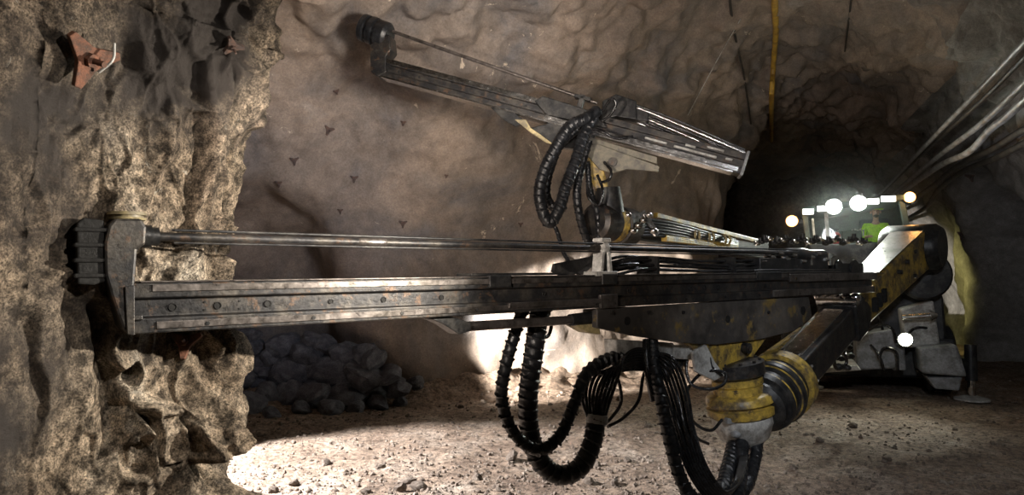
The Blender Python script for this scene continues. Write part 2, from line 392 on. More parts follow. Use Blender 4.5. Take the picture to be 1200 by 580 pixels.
def pillar():
    plan = [(-3.4, -1.5), (-3.15, 0.2), (-3.05, 1.2), (-3.12, 1.9), (-3.1, 2.35), (-3.0, 2.75), (-3.08, 3.05), (-3.5, 3.25), (-4.4, 3.1), (-6.5, 2.2), (-10, 0.8), (-14, 0)]
    # denser where it is seen
    B = np.vstack([sp_np(plan[:4], 60)[:-1], sp_np(plan[3:8], 300)[:-1], sp_np(plan[7:], 70)])
    z = np.concatenate([np.linspace(-0.3, 4.2, 420), np.linspace(4.25, 6.3, 30)])
    P = np.zeros((len(B), len(z), 3)); zz = z
    lean = np.interp(zz, [-1, 0.5, 1.2, 2.4, 2.7, 2.95, 3.2, 3.5, 4.2, 6.3], [0.02, -0.03, 0, 0.03, .08, 0.2, 0.24, .5, 1.0, 3.2])
    cx = np.minimum(1, np.maximum(0, (B[:, 0]+6)/3))
    P[:, :, 0] = B[:, None, 0] + lean[None]*cx[:, None]*0.95; P[:, :, 1] = B[:, None, 1] - lean[None]*0.35*cx[:, None]; P[:, :, 2] = zz[None]
    def disp(p):
        q = Vector((p.x, p.y, p.z*0.62))
        side = 1/(1+math.exp(-(p.y-2.3)*8))         # craggier toward the corner
        big = fr(q, 0.9, 3)*0.10
        w = q*2.6 + Vector((fr(q, 3, 2), fr(q+Vector((5, 5, 5)), 3, 2), fr(q+Vector((9, 1, 5)), 3, 2)))*0.5
        d, pw = vor(w)
        crag = (d[1]-d[0]); crag = min(crag, 0.45)
        w2 = q*6.5; d2, pv = vor(w2)
        fine = fr(q, 9, 5)*0.016 + min(d2[1]-d2[0], 0.4)*0.045*(0.3+side)
        rid = (noise.ridged_multi_fractal(q*1.8, 0.9, 2.2, 4, 1.0, 2.0)-1.0)*0.035*(0.4+side)
        low = 1/(1+math.exp((p.z-1.75)*4)); side2 = side*(0.55+0.45*low)
        ee = min(1, (d[1]-d[0])/.10)
        fac = (noise.noise(pw*7.3)*1.1 + (w-pw).dot(nvec(pw*3.1))*3.2)*ee
        e2 = min(1, (d2[1]-d2[0])/.12)
        fac2 = (noise.noise(pv*5.3)*0.9 + (w2-pv).dot(nvec(pv*2.1))*3.0)*e2
        return -(big + min(d[1]-d[0], .2)*0.25*side2 + fac*(0.02+0.115*side2) + fac2*(.008+.045*side2) + fine + rid) + 0.06*side+0.04
    v, f = grid_obj('', P, disp, None, '')
    mesh_np('wall_left', [(v, f)], M['pillar'])
pillar()

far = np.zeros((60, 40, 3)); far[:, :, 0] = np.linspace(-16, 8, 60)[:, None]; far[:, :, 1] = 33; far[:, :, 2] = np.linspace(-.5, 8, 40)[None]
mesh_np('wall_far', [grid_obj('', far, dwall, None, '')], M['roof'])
# floor
def axisgrid(a, b, s0, g, lim):
    out = [a]; s = s0
    while out[-1] < b: out.append(out[-1]+s); s = min(s*g, lim)
    return out
ys = np.array([-3, -1, 1, 2, 2.8] + axisgrid(3.3, 42, 0.035, 1.006, 0.6)); xs = np.array([-14, -12, -10] + list(np.linspace(-9, 5, 330)) + [6, 8, 10])
PF = np.zeros((len(xs), len(ys), 3)); PF[:, :, 0] = xs[:, None]; PF[:, :, 1] = ys[None]
def floorz(p):
    h = fr(p, 0.6, 3)*0.05 + fr(p, 3.0, 4)*0.022
    h += max(0, noise.noise(p*7))*0.022 + abs(fr(p, 12, 2))*0.012
    bx = np.interp(p.y, [5, 8.6, 9.4, 10.5, 12, 13.6, 15.1], [-7.7, -7, -5.7, -4.55, -3.4, -2.45, -1.75])
    if 7.5 < p.y < 16: h += 0.38*math.exp(-max(0, p.x-bx)/0.35)*(0.6+0.8*abs(noise.noise(p*2.5)))
    return h - 0.02
vf, ff_ = grid_obj('', PF, lambda p: -0.0, None, '')
for k in range(len(vf)): vf[k, 2] = floorz(Vector((vf[k, 0], vf[k, 1], 0)))
mesh_np('floor', [(vf, ff_)], M['dirt'])

# ------------------------------------------------------------------ stones
def stone_mesh(name, mat, seed, sub=2):
    rnd = random.Random(seed); import bmesh
    bm = bmesh.new(); bmesh.ops.create_icosphere(bm, subdivisions=sub, radius=1.0)
    off = Vector((rnd.random()*50, rnd.random()*50, rnd.random()*50))
    planes = [Vector((rnd.uniform(-1, 1), rnd.uniform(-1, 1), rnd.uniform(-1, 1))).normalized() for _ in range(9)]
    for v in bm.verts:
        d = v.co.normalized()
        lim = min([0.72/max(0.05, d.dot(p)) for p in planes if d.dot(p) > 0.05] + [1.15])
        v.co = d*min(1.1, lim)*(1+0.12*noise.noise(d*2.5+off))
    for f in bm.faces: f.smooth = False
    me = bpy.data.meshes.new(name); bm.to_mesh(me); bm.free(); me.materials.append(mat); return me
SM = [stone_mesh('stone', M['stone'], i, 2) for i in range(5)]; DM = [stone_mesh('boulder', M['shadestone'], 20+i, 3) for i in range(5)]
rs = random.Random(3)
def place_stone(name, me, x, y, s, label, cat, group, zf=None, sink=0.35):
    o = bpy.data.objects.new(name, me); C.objects.link(o)
    z = floorz(Vector((x, y, 0))) if zf is None else zf
    o.scale = (s*rs.uniform(.8, 1.2), s*rs.uniform(.7, 1.1), s*rs.uniform(.55, .8)); o.rotation_euler = (rs.uniform(-.4, .4), rs.uniform(-.4, .4), rs.uniform(0, 6))
    o.location = (x, y, z + s*(0.6-sink)); tag(o, label, cat, group); return o
# rubble heap in the shade at the foot of the niche wall
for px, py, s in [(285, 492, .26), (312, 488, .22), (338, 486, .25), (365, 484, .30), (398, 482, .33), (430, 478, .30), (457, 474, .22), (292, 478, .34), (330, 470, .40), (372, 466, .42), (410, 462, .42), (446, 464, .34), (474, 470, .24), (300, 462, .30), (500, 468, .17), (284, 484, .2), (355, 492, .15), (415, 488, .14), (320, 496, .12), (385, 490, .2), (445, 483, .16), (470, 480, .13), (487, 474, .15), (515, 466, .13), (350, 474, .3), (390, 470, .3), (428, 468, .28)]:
    p = onZ(px, py-7); place_stone('boulder', rs.choice(DM), p.x, p.y, s*1.15, 'angular boulder coloured blue-grey for shade, in the shaded rubble heap at the foot of the back wall', 'boulder', 'boulders of the shaded rubble heap')
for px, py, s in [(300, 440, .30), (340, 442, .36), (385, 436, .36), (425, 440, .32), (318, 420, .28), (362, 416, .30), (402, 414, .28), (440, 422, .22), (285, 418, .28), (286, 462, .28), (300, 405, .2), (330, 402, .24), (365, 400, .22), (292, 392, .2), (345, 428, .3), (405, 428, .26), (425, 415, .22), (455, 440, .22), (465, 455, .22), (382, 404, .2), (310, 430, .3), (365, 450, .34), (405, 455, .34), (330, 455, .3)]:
    p = at(px, py, 10.35 - max(0, (px-400))*.002); place_stone('boulder', rs.choice(DM), p.x, p.y, s*1.15, 'boulder coloured blue-grey for shade, high on the shaded rubble heap against the back wall', 'boulder', 'upper boulders of the shaded rubble heap', zf=p.z-s*.3)
# single stones that stand out on the dirt floor
for px, py, s in [(381, 540, .05), (478, 562, .06), (492, 570, .075), (470, 574, .05), (600, 538, .07), (448, 545, .04), (560, 458, .08), (573, 452, .10), (590, 456, .07), (540, 474, .05), (700, 545, .045), (735, 540, .04), (760, 500, .05), (725, 470, .06), (675, 480, .05), (690, 565, .05), (960, 520, .04), (1000, 500, .05), (930, 545, .04), (1040, 540, .04), (720, 565, .045), (345, 565, .045), (320, 572, .05), (430, 572, .045), (610, 462, .09), (560, 560, .05)]:
    p = onZ(px, py); place_stone('rock', rs.choice(SM), p.x, p.y, s*1.3, 'fist-sized brown stone lying loose on the dirt floor', 'stone', 'loose stones on the dirt floor')
# fine gravel: nobody could count it
gv = MB(); ico = [(v.co.copy()) for v in SM[0].vertices]; 
for me in (stone_mesh('g', M['stone'], 40, 1), stone_mesh('g', M['stone'], 41, 1), stone_mesh('g', M['stone'], 42, 1)):
    vv = [v.co.copy() for v in me.vertices]; fv = [tuple(p.vertices) for p in me.polygons]
    for _ in range(3800):
        px = rs.uniform(255, 1210); py = 440 + 150*rs.random()**0.8
        if px > 860 and rs.random() < .5: continue
        p = onZ(px, py)
        if p.x > 3.7 or p.x < -7.4 or p.x < np.interp(p.y, [7.5, 8.6, 9.4, 10.5, 12, 13.6, 15.1], [-7.4, -6.6, -5.3, -4.1, -3.0, -2.0, -1.3]): continue
        s = 0.006 + 0.024*rs.random()**6
        if px > 520 and px < 660 and py < 480: s *= 1.7
        e = Euler((rs.uniform(0, 6), rs.uniform(0, 6), rs.uniform(0, 6))).to_matrix()
        c = Vector((p.x, p.y, floorz(Vector((p.x, p.y, 0)))+s*.2))
        gv._add([tuple(e @ (q*s)+c) for q in vv], fv, False)
o = gv.build('gravel', M['stone']); tag(o, 'loose brown gravel strewn over the dirt floor', 'gravel', kind='stuff')

# ------------------------------------------------------------------ rock bolts with triangular plates
def surf_ray(px, py, names):
    dg = bpy.context.evaluated_depsgraph_get(); r = ray(px, py).normalized(); best = None
    for nme in names:
        ob = bpy.data.objects[nme]; ok, loc, nor, _ = ob.ray_cast(CAM, r)
        if ok and (best is None or (loc-CAM).length < (best[0]-CAM).length): best = (loc, nor if nor.dot(r) < 0 else -nor)
    return best
bpy.context.view_layer.update()
def bolt_plate(px, py, size, rot, label, mat, walls, group=None, strap=False, out=.01):
    h = surf_ray(px, py, walls)
    if h is None: return
    loc, nor = h; loc = loc + (CAM-loc).normalized()*out; nor = (nor + (CAM-loc).normalized()*0.8).normalized()
    ex = Vector((0, 0, 1)).cross(nor).normalized(); ez = nor.cross(ex)
    class F2:
        def __call__(s, x, y, z): return loc + ex*x - nor*y + ez*z
    t = empty('rock_bolt', loc, label, 'rock bolt', group); m = MB(F2())
    tri = []
    for k in range(3):
        a = rot + k*2*math.pi/3
        for da, rr in ((-0.12, 1.0), (0.12, 1.0), (0.9, 0.42), (1.2, 0.42)):
            tri.append((size*rr*math.cos(a+da), size*rr*math.sin(a+da)))
    m.prism(tri, -0.02-size*.06, 0.0); m.build('plate', mat, t, bevel=size*.03)
    n = MB(F2()); n.fcyl((0, -0.02-size*.06, 0), (0, -0.03-size*.16, 0), size*.24, n=6); n.build('nut', mat, t)
    n = MB(F2()); n.fcyl((0, -0.02-size*.1, 0), (size*.05, -0.04-size*.5, size*.03), size*.1, n=10); n.build('bolt_end', mat, t)
    if strap:
        n = MB(); n.tube([F2()(size*.25, -.05, -size*.3), F2()(size*.35, -.09, size*.25), F2()(size*.45, -.05, size*.75)], 0.006, n=8); n.build('wire', M['palegrey'], t, label='thin pale wire')
    return t
for px, py, sz, a, lb in [
        (385, 152, .085, .3, 'largest dark star-shaped rock bolt plate high on the smooth back wall'),
        (345, 188, .075, 2.7, 'dark rock bolt plate on back wall nearest the left rock corner, upper one'),
        (327, 215, .06, 2.6, 'faint rock bolt plate beside the left rock corner edge, lower one'),
        (415, 209, .07, 2.6, 'dark triangular rock bolt plate in the middle of the smooth back wall'),
        (472, 262, .075, .5, 'dark rock bolt plate just above the long drill rod'),
        (399, 247, .05, 2.6, 'small faint rock bolt plate at the edge of the wall shadow'),
        (394, 107, .05, 1.0, 'small rock bolt plate high on back wall near the corner top'),
        (473, 144, .05, .4, 'small rock bolt plate on wall below the upper feed beam'),
        (523, 206, .035, .4, 'tiny dark rock bolt plate right of the smooth wall patch'),
        (610, 263, .05, 2.6, 'reddish rock bolt plate on wall left of the big upper hose loop')]:
    bolt_plate(px, py, sz, a, lb, M['boltplate'], ['wall_back', 'ceiling'], 'rock bolts on the back wall')
bolt_plate(102, 68, .135, 2.5, 'big rusty triangular rock bolt plate with wire on the left rock corner', M['rust'], ['wall_left'], strap=True, out=.07)
bolt_plate(272, 52, .06, 2.2, 'dark rock bolt plate in a crevice near the top of the left rock corner', M['boltplate'], ['wall_left'])
bolt_plate(218, 402, .09, .5, 'rusty red rock bolt plate under the lower feed beam', M['rust'], ['wall_left'])
bolt_plate(1138, 207, .12, .6, 'dark rock bolt plate on the grey upper right wall', M['boltplate'], ['wall_right', 'ceiling'])
bolt_plate(1127, 275, .12, .4, 'dark rock bolt plate on the yellow-green right wall behind the rig', M['boltplate'], ['wall_right', 'ceiling'])

# ------------------------------------------------------------------ services on roof and right wall
def run(name, pts, r, mat, label, cat, group=None, hang=True, **kw):
    m = MB(); m.tube(pts, r, n=12, step=0.15, **kw); o = m.build(name, mat, origin=pts[0]); tag(o, label, cat, group); return o
def onceil(px, py, off=0.12):
    h = surf_ray(px, py, ['ceiling', 'wall_back', 'wall_right'])
    if not h: return at(px, py, 12)
    return h[0] + (CAM-h[0]).normalized()*off
run('air_hose', [onceil(908, -30), onceil(908, 5), onceil(909, 40), onceil(906, 80), onceil(904, 120), onceil(904, 165)], .05, M['duct'], 'yellow hose running along the tunnel roof', 'hose')
run('cable', [onceil(853, -25, .06), onceil(857, 15, .05), onceil(862, 45, .05), onceil(872, 90, .05), onceil(880, 145, .05)], .02, M['cable'], 'dark sagging cable on the roof left of the yellow hose', 'cable')
run('guy_wire', [onceil(868, 22, .06), onceil(838, 75, .06), onceil(806, 135, .06)], .008, M['palegrey'], 'thin pale wire slanting down the roof left of the yellow hose', 'wire')
run('cable', [onceil(1000, -20, .06), onceil(990, 60, .05), onceil(985, 0, .05)][:2], .015, M['cable'], 'short dark cable on the roof right of the yellow hose', 'cable')
def runX(pts, X, r, mat, name, label, cat, g=None): 
    P = [onX(a, b, X) for a, b in pts]; P = [P[0]+Vector((0, -7, 0)), P[0]+Vector((0, -.5, 0))] + P[1:-1] + [P[-1], P[-1]+Vector((0, 6, 0))]
    return run(name, P, r, mat, label, cat, g)
runX([(1235, 12), (1200, 50), (1150, 103), (1090, 165), (1040, 218)], 2.15, 0.034, M['pipe'], 'pipe', 'upper straight pipe running along the right haunch of the tunnel', 'pipe')
runX([(1235, 68), (1200, 98), (1150, 145), (1100, 183), (1050, 224)], 2.35, 0.041, M['pipe'], 'pipe', 'pale straight pipe below the upper one on the right side', 'pipe')
runX([(1235, 88), (1200, 118), (1178, 138), (1160, 152), (1135, 178), (1100, 195), (1058, 225)], 2.4, 0.049, M['pipe'], 'air_duct', 'kinked pale hose hanging below the straight pipes on the right', 'hose')
runX([(1235, 35), (1200, 68), (1150, 118), (1090, 172), (1046, 214)], 2.3, .03, M['cable'], 'cable', 'dark cable between the two straight pipes', 'cable')
runX([(1235, 140), (1200, 152), (1160, 176), (1120, 196), (1090, 220)], 2.8, .05, M['cable'], 'cable', 'thick black cable below the kinked hose', 'cable')
runX([(1235, 150), (1200, 168), (1165, 186), (1130, 200), (1100, 222), (1082, 245)], 2.95, .05, M['cable'], 'cable', 'lowest black cable drooping over the right wall', 'cable')

# ------------------------------------------------------------------ drilling rig
RIGY = 12.3
rig = empty('drilling_rig', (1.0, 13.6, 0), 'yellow and black two-boom underground drilling rig with lit lamps, booms reaching left', 'drilling rig')
F1 = Frame(at(150, 362, 3.2), at(1025, 330.5, 8.0))
def P1(px, py, y=0.0): return F1.w(px, py, y)
def x1(px, y=0.0): return F1.loc(px, 340, y).x

# --- lower feed
m = MB(F1)
sec = [(0, .12), (0, .048), (.03, .042), (.03, -.040), (0, -.048), (0, -.12), (.22, -.12), (.22, -.048), (.19, -.04), (.19, .042), (.22, .048), (.22, .12)]
m.extr(sec, 0.0, F1.L)
m.extr([(-.02, -.03), (-.02, -.055), (.03, -.055), (.03, -.03)], 0.0, .06)
feed1 = m.build('feed_beam', M['steel'], rig, label='near long dark steel feed beam with holes along its web', bevel=.006)
m = MB(F1); m.extr([(-.008, .112), (-.008, .078), (.004, .078), (.004, .112)], .1, x1(985)); m.extr([(-.008, .122), (-.008, .129), (.23, .129), (.23, .122)], .05, x1(985)); m.build('slide_rail', M['rail'], feed1, label='bare worn steel wear strip', bevel=.002)
m = MB(F1); m.extr([(-.008, -.066), (-.008, -.1), (.004, -.1), (.004, -.066)], .12, x1(700)); m.extr([(-.02, -.05), (-.02, -.085), (.004, -.085), (.004, -.05)], x1(595), x1(702)); m.build('slide_rail', M['rail'], feed1, bevel=.002)
for px, r in [(204, .017), (257, .016), (316, .016), (390, .012), (452, .014), (520, .014), (640, .013), (740, .014), (812, .018), (829, .018), (845, .018), (900, .018)]:
    x = x1(px); m = MB(F1)
    m.lathe((x, .031, .0), (x, .022, .0), [(0, r*1.2), (1, r*1.15), (1, r*.95), (0.2, r*.9)], 20, F1, caps=False); m.fcyl((x, .0305, 0), (x, .026, 0), r*.92); m.build('bolt_hole', M['hole'], feed1)
for px in (242, 283):
    for dz in (-.02, .02):
        x = x1(px); m = MB(F1); m.fcyl((x, .031, dz), (x, .026, dz), .006, n=10); m.build('bolt_hole', M['hole'], feed1)
for x in np.arange(.35, F1.L-.3, .55):
    m = MB(F1); m.fcyl((x, 0.002, -.085), (x, -.012, -.085), .011, n=6); m.fcyl((x, 0.004, -.085), (x, -.004, -.085), .016, n=12); m.build('bolt', M['black'], feed1)
# clamps along the beam
for a, b_ in ((573, 598), (705, 722), (886, 915)):
    m = MB(F1); m.extr([(-.015, .135), (-.015, .055), (.235, .055), (.235, .135)], x1(a), x1(b_)); m.build('beam_clamp', M['black'], feed1, bevel=.005)
m = MB(F1); m.extr([(.02, .132), (.02, .15), (.2, .15), (.2, .132)], x1(555), x1(660)); m.build('cover_plate', M['black'], feed1, bevel=.004)
# splice plates at the middle and rear
m = MB(F1); m.extr([(-.02, -.02), (-.02, -.125), (.01, -.125), (.01, -.02)], x1(702), x1(722)); m.extr([(-.018, -.045), (-.018, -.11), (.01, -.11), (.01, -.045)], x1(905), x1(1022)); m.extr([(-.016, .11), (-.016, .03), (.01, .03), (.01, .11)], x1(925), x1(1027)); m.split('splice_plate', M['rail'], feed1, bevel=.004)
# front head
m = MB(F1)
m.pprism([(127, 264), (134, 256), (166, 256), (172, 266), (171, 286), (161, 293), (158, 336), (151, 350), (151, 392), (143, 384), (132, 352), (123, 322), (122, 285)], -.02, .20)
m.build('front_plate', M['steel'], feed1, label='upright steel plate at the front tip of the near feed', bevel=.012)
m = MB(F1); m.pprism([(146, 336), (158, 334), (158, 393), (149, 392)], -.035, -.02); m.build('end_flange', M['steel'], feed1, bevel=.004)
m = MB(F1)
a = F1.loc(149, 250, .09); bt = F1.loc(149, 258, .09)
m.lathe((a.x, .09, bt.z), (a.x, .09, a.z+.005), [(0, .08), (.3, .085), (.3, .07), (.6, .07), (.6, .085), (1, .082)], 24, F1); m.build('top_cap', M['paleyellow'], feed1, label='pale dusty cap on the front plate')
m = MB(F1); q = F1.loc(172, 277, .05)
m.lathe((q.x-.03, .05, q.z), (q.x+.05, .05, q.z), [(0, .055), (.6, .055), (.6, .045), (1, .045)], 20, F1); m.build('rod_guide', M['black'], feed1)
# rubber stinger pushed on the rock
m = MB(F1); pl = [(90, 262), (98, 255), (122, 258), (124, 330), (110, 334), (91, 333)]
m.pprism(pl, .0, .2)
for k in range(4):
    zz = F1.loc(100, 268+k*18, 0).z; xx = F1.loc(90, 300, 0).x
    m.box(xx-.012, xx+.13, -.012, .21, zz-.014, zz+.006)
m.build('rock_pad', M['pad'], feed1, label='ridged black rubber pad pressed on the rock', bevel=.008)
# drill string
rz = (F1.loc(176, 277, .05).z, F1.loc(950, 297, .05).z)
m = MB(F1); xa, xb = x1(176, .05), x1(950, .05)
m.fcyl((xa, .05, rz[0]), (xb, .05, rz[1]), .021, n=20)
m.build('drill_rod', M['steel'], feed1, label='long round drill rod above the beam')
for px in (436, 706):
    m = MB(F1); x = x1(px, .05); z = rz[0]+(rz[1]-rz[0])*(x-xa)/(xb-xa); m.lathe((x-.09, .05, z), (x+.09, .05, z), [(0, .022), (.08, .027), (.92, .027), (1, .022)], 20, F1); m.build('rod_coupling', M['rail'], feed1)
m = MB(F1); 
for dz, yy, rr in ((.032, .02, .007), (.036, .085, .007), (-.03, .03, .006)):
    m.fcyl((x1(300, .05)*0+xa+.1, yy, rz[0]+dz), (xb-.3, yy, rz[1]+dz), rr, n=10)
m.build('guide_rod', M['black'], feed1, label='thin black rods running beside the drill rod')
# centraliser in mid feed
m = MB(F1); x = x1(706, .05); z = rz[0]+(rz[1]-rz[0])*(x-xa)/(xb-xa)
m.lathe((x-.035, .05, z), (x+.05, .05, z), [(0, .04), (.2, .055), (.8, .055), (1, .04)], 20, F1)
m.box(x-.05, x+.05, 0, .1, z+.045, z+.075); m.prism([(x-.07, .128), (x-.045, z-.03), (x-.015, z-.03), (x-.04, .128)], 0, .1); m.prism([(x+.07, .128), (x+.045, z-.03), (x+.015, z-.03), (x+.04, .128)], 0, .1)
m.box(x-.13, x+.11, -.01, .2, .12, .155); m.build('centralizer', M['palegrey'], feed1, label='pale bracket that holds the drill rod in mid feed', bevel=.005)
m = MB(F1); m.pprism([(664, 318), (652, 310), (650, 318), (666, 326), (695, 300), (706, 290), (712, 296), (684, 322)], .12, .16); m.build('stay', M['black'], feed1, bevel=.004)
# rock drill & carriage behind
m = MB(F1); xr = x1(905); zr = .135
m.box(x1(885), x1(985), .0, .21, .12, .16)
m.box(x1(893), x1(935), .01, .19, .16, .27); m.box(x1(935), x1(975), .03, .17, .16, .33)
m.lathe((x1(930), .1, .3), (x1(975), .1, .3), [(0, .05), (.1, .08), (.5, .085), (.55, .07), (1, .07)], 20, F1)
m.build('rock_drill', M['black'], feed1, label='black rock drill riding on the feed beam', bevel=.008)
m = MB(F1)
for k, px in enumerate((898, 908, 918, 926, 934, 945, 955, 963, 972, 980)):
    x = x1(px); hh = .27 + .10*((k*37) % 5)/5
    m.fcyl((x, .05+.03*(k % 3), .2), (x, .05+.03*(k % 3), hh), .03, n=8); m.fcyl((x-.04, .03, hh-.03), (x+.04, .03, hh-.03), .022, n=10)
m.build('fittings', M['chrome'], feed1, label='bright hydraulic fittings on the rock drill')
m = MB(F1)
for k in range(4): m.box(x1(985)+k*.0, x1(1015), .02+.05*k, .05+.05*k, .12, .22)
m.lathe((x1(1003), .0, .16), (x1(1003), .2, .16), [(0, .10), (.1, .10), (.1, .05), (.9, .05), (.9, .10), (1, .10)], 24, F1); m.build('hose_drum', M['black'], feed1, label='small black drum at the rear of the feed')
# hoses lying along the feed
for k in range(8):
    z0 = (.155, .185, .215, .25)[k % 4]; yy = .015 + .026*k
    pts = []
    for j, px in enumerate((722, 755, 790, 830, 870, 905, 940)):
        sag = (-.03, .01, .012, -.006, -.012, .0, .0)[j] + .006*math.sin(j*2.1+k*1.7) + (.012*(k % 3) if j < 2 else 0)
        pts.append(F1(x1(px), yy, z0 + sag))
    m = MB(); m.tube(pts, .0125, n=10, step=.03); m.build('feed_hose', M['hose'], feed1)
m = MB(F1)
for px in (772, 862): m.box(x1(px)-.012, x1(px)+.012, -.003, .22, .13, .275)
m.split('hose_strap', M['black'], feed1)
# feed extension cylinder beneath
cyl = MB(F1); a = F1.loc(540, 383, .1); b_ = F1.loc(668, 375, .1); c_ = F1.loc(716, 370, .1)
cyl.lathe((a.x, .1, a.z), (b_.x, .1, b_.z), [(0, .03), (.06, .033), (1, .033)], 20, F1)
fc_ = cyl.build('feed_cylinder', M['rail'], rig, label='bright hydraulic cylinder slung under the near feed beam')
m = MB(F1); m.lathe((b_.x, .1, b_.z), (c_.x, .1, c_.z), [(0, .045), (.5, .05), (.7, .06), (1, .06)], 20, F1); m.build('cylinder_end', M['black'], fc_, bevel=.005); m = MB(F1); m.pprism([(506, 374), (530, 371), (552, 378), (552, 388), (538, 392), (520, 380)], .04, .16); m.build('cylinder_end', M['black'], fc_, bevel=.005)
# cradle
m = MB(F1)
m.pprism([(700, 362), (948, 348), (952, 372), (930, 388), (890, 398), (840, 404), (800, 402), (745, 394), (700, 384)], .0, .06)
m.pprism([(700, 362), (948, 348), (952, 372), (930, 388), (890, 398), (840, 404), (800, 402), (745, 394), (700, 384)], .24, .30)
m.pprism([(702, 363), (946, 350), (946, 365), (702, 376)], .06, .24)
cr = m.build('feed_cradle', M['cradle'], rig, label='dirty dark plate cradle under the near feed beam with worn yellow patches', bevel=.008)
for px, py in ((853, 374), (941, 364), (735, 376)):
    q = F1.loc(px, py, 0); m = MB(F1); m.fcyl((q.x, .004, q.z), (q.x, -.004, q.z), .034 if px < 900 else .045, n=20); m.build('pin_hole', M['hole'], cr)
for px in (716, 760, 800, 900):
    q = F1.loc(px, 366, 0); m = MB(F1); m.fcyl((q.x, .004, q.z), (q.x, -.016, q.z), .016, n=6); m.build('bolt', M['steel'], cr)
m = MB(F1); m.pprism([(662, 374), (700, 368), (704, 392), (690, 390)], .08, .2); m.build('link', M['paleyellow'], cr, bevel=.004)
m = MB(F1); m.pprism([(800, 398), (900, 394), (884, 416), (893, 440), (845, 440), (832, 420)], .04, .10); m.pprism([(800, 398), (900, 394), (884, 416), (893, 440), (845, 440), (832, 420)], .22, .28); m.build('yoke', M['yellow'], cr, label='worn yellow yoke under the cradle', bevel=.008)
m = MB(F1); m.pprism([(828, 404), (812, 412), (816, 436), (838, 446), (850, 440), (838, 424)], .0, .03); m.build('side_link', M['palegrey'], cr, bevel=.006)
q = F1.loc(876, 408, 0); m = MB(F1); m.fcyl((q.x, -.02, q.z), (q.x, .32, q.z), .05, n=24); m.fcyl((q.x, -.035, q.z), (q.x, -.02, q.z), .03, n=6); m.build('pivot_pin', M['steel'], cr)

# --- rotation unit and boom
D = 6.35
def lp(px, py, d=D): return at(px, py, d)
k8 = D/FPX
top, bot = lp(860, 418), lp(874, 522)
def T(py): return (py-418)/(522-418)
ru = MB(); ru.lathe(top, bot, [(T(422), 22*k8), (T(424), 33*k8), (T(438), 33*k8), (T(441), 27*k8), (T(445), 27*k8)], 40)
head = ru.build('rotation_head', M['steel'], rig, label='black flanged rotation head hanging under the cradle')
m = MB(); m.lathe(top, bot, [(T(441), 26*k8), (T(443), 29*k8), (T(449), 29*k8), (T(450), 27*k8), (T(451), 29*k8), (T(459), 29*k8), (T(460), 35*k8), (T(463), 38*k8), (T(470), 39*k8), (T(471), 35*k8), (T(474), 35*k8), (T(475), 39*k8), (T(484), 38*k8), (T(487), 30*k8)], 40); m.build('gear_case', M['yellow'], head, label='worn yellow ringed gear case')
m = MB(); m.lathe(top, bot, [(T(486), 35*k8), (T(495), 35*k8), (T(499), 33*k8), (T(512), 28*k8), (T(520), 17*k8)], 32); m.build('bottom_cover', M['palegrey'], head, label='pale grey bottom cover')
m = MB(); dirb = (lp(860, 489)-lp(900, 489)).normalized(); a = lp(862, 509, D-.22); m.ball(a, .05, .05, .035); m.beam(lp(848, 492, D-.2), lp(900, 492, D-.1), .12, .05); m.build('bracket', M['grey'], head, bevel=.006)
for k in range(10):
    an = k*math.pi/5; m = MB(); ax = (bot-top).normalized(); s1 = ax.cross(Vector((0, 1, 0))).normalized(); s2 = ax.cross(s1); L_ = (bot-top).length
    c = top+ax*L_*T(424)+(s1*math.cos(an)+s2*math.sin(an))*28*k8; m.cyl(c, c-ax*.025, .016, n=6); m.build('bolt', M['steel'], head)
# horizontal drum facing along the boom
A = lp(893, 474, 6.35); Bm = lp(989, 371, 8.1); bd = (Bm-A).normalized(); BL = (Bm-A).length
dr = MB(); dr.lathe(A, A+bd*.62, [(0, .20), (.02, .27), (.18, .28), (.2, .25), (.34, .25), (.36, .30), (.52, .31), (.54, .28), (.66, .28), (.68, .33), (.88, .33), (.94, .29), (1, .26)], 48)
drum = dr.build('boom_drum', M['yellow'], rig, label='large worn yellow ringed drum at the tip of the lower boom')
m = MB(); m.lathe(A, A+bd*.62, [(.2, .262), (.34, .262), (.37, .312), (.43, .322), (.47, .315)], 48, caps=False); m.lathe(A, A+bd*.62, [(.55, .285), (.66, .287)], 48, caps=False); m.lathe(A, A+bd*.62, [(.0, .21), (.02, .275), (.12, .29), (.13, .27)], 48, caps=False); m.lathe(A-bd*.1, A+bd*.03, [(0, .19), (.3, .24), (1, .24)], 40); m.build('drum_band', M['black'], drum)
for k in range(12):
    an = k*math.pi/6; s1 = bd.cross(Vector((0, 0, 1))).normalized(); s2 = bd.cross(s1); c = A+bd*.60+(s1*math.cos(an)+s2*math.sin(an))*.29
    m = MB(); m.cyl(c-bd*.0, c+bd*.04, .018, n=6); m.build('bolt', M['chrome'], drum)
m = MB(); up_ = Vector((0, 0, 1))
m.beam(A+bd*.5, Bm, .34, .34, .36, .36)
lb = m.build('lower_boom', M['steel'], rig, label='dark square lower boom tube slanting up from the yellow drum', bevel=.02)
m = MB(); s1 = bd.cross(up_).normalized(); s2 = s1.cross(bd)
m.beam(A+bd*.8+s2*.178, Bm-bd*.3+s2*.188, .22, .02); m.build('top_strip', M['chrome'], lb, label='bright wear strip along the boom top', bevel=.004)
m = MB(); m.beam(Bm-bd*.22, Bm+bd*.12, .44, .44); m.build('boom_collar', M['black'], lb, bevel=.02)
m = MB(); q = Bm+s2*.25-bd*.15; m.cyl(q-s1*.22, q+s1*.22, .07); 
for k in range(5): m.ball(q+s1*(-.2+.1*k)+s2*.04, .06, .05, .05)
m.build('pin_boss', M['chrome'], lb, label='bright greasy pin boss at the boom elbow')
# yellow swing cylinder tube beside boom
m = MB(); m.beam(lp(862, 446, 6.9), lp(942, 388, 7.6), .10, .10); m.build('side_tube', M['yellow'], lb, bevel=.02)
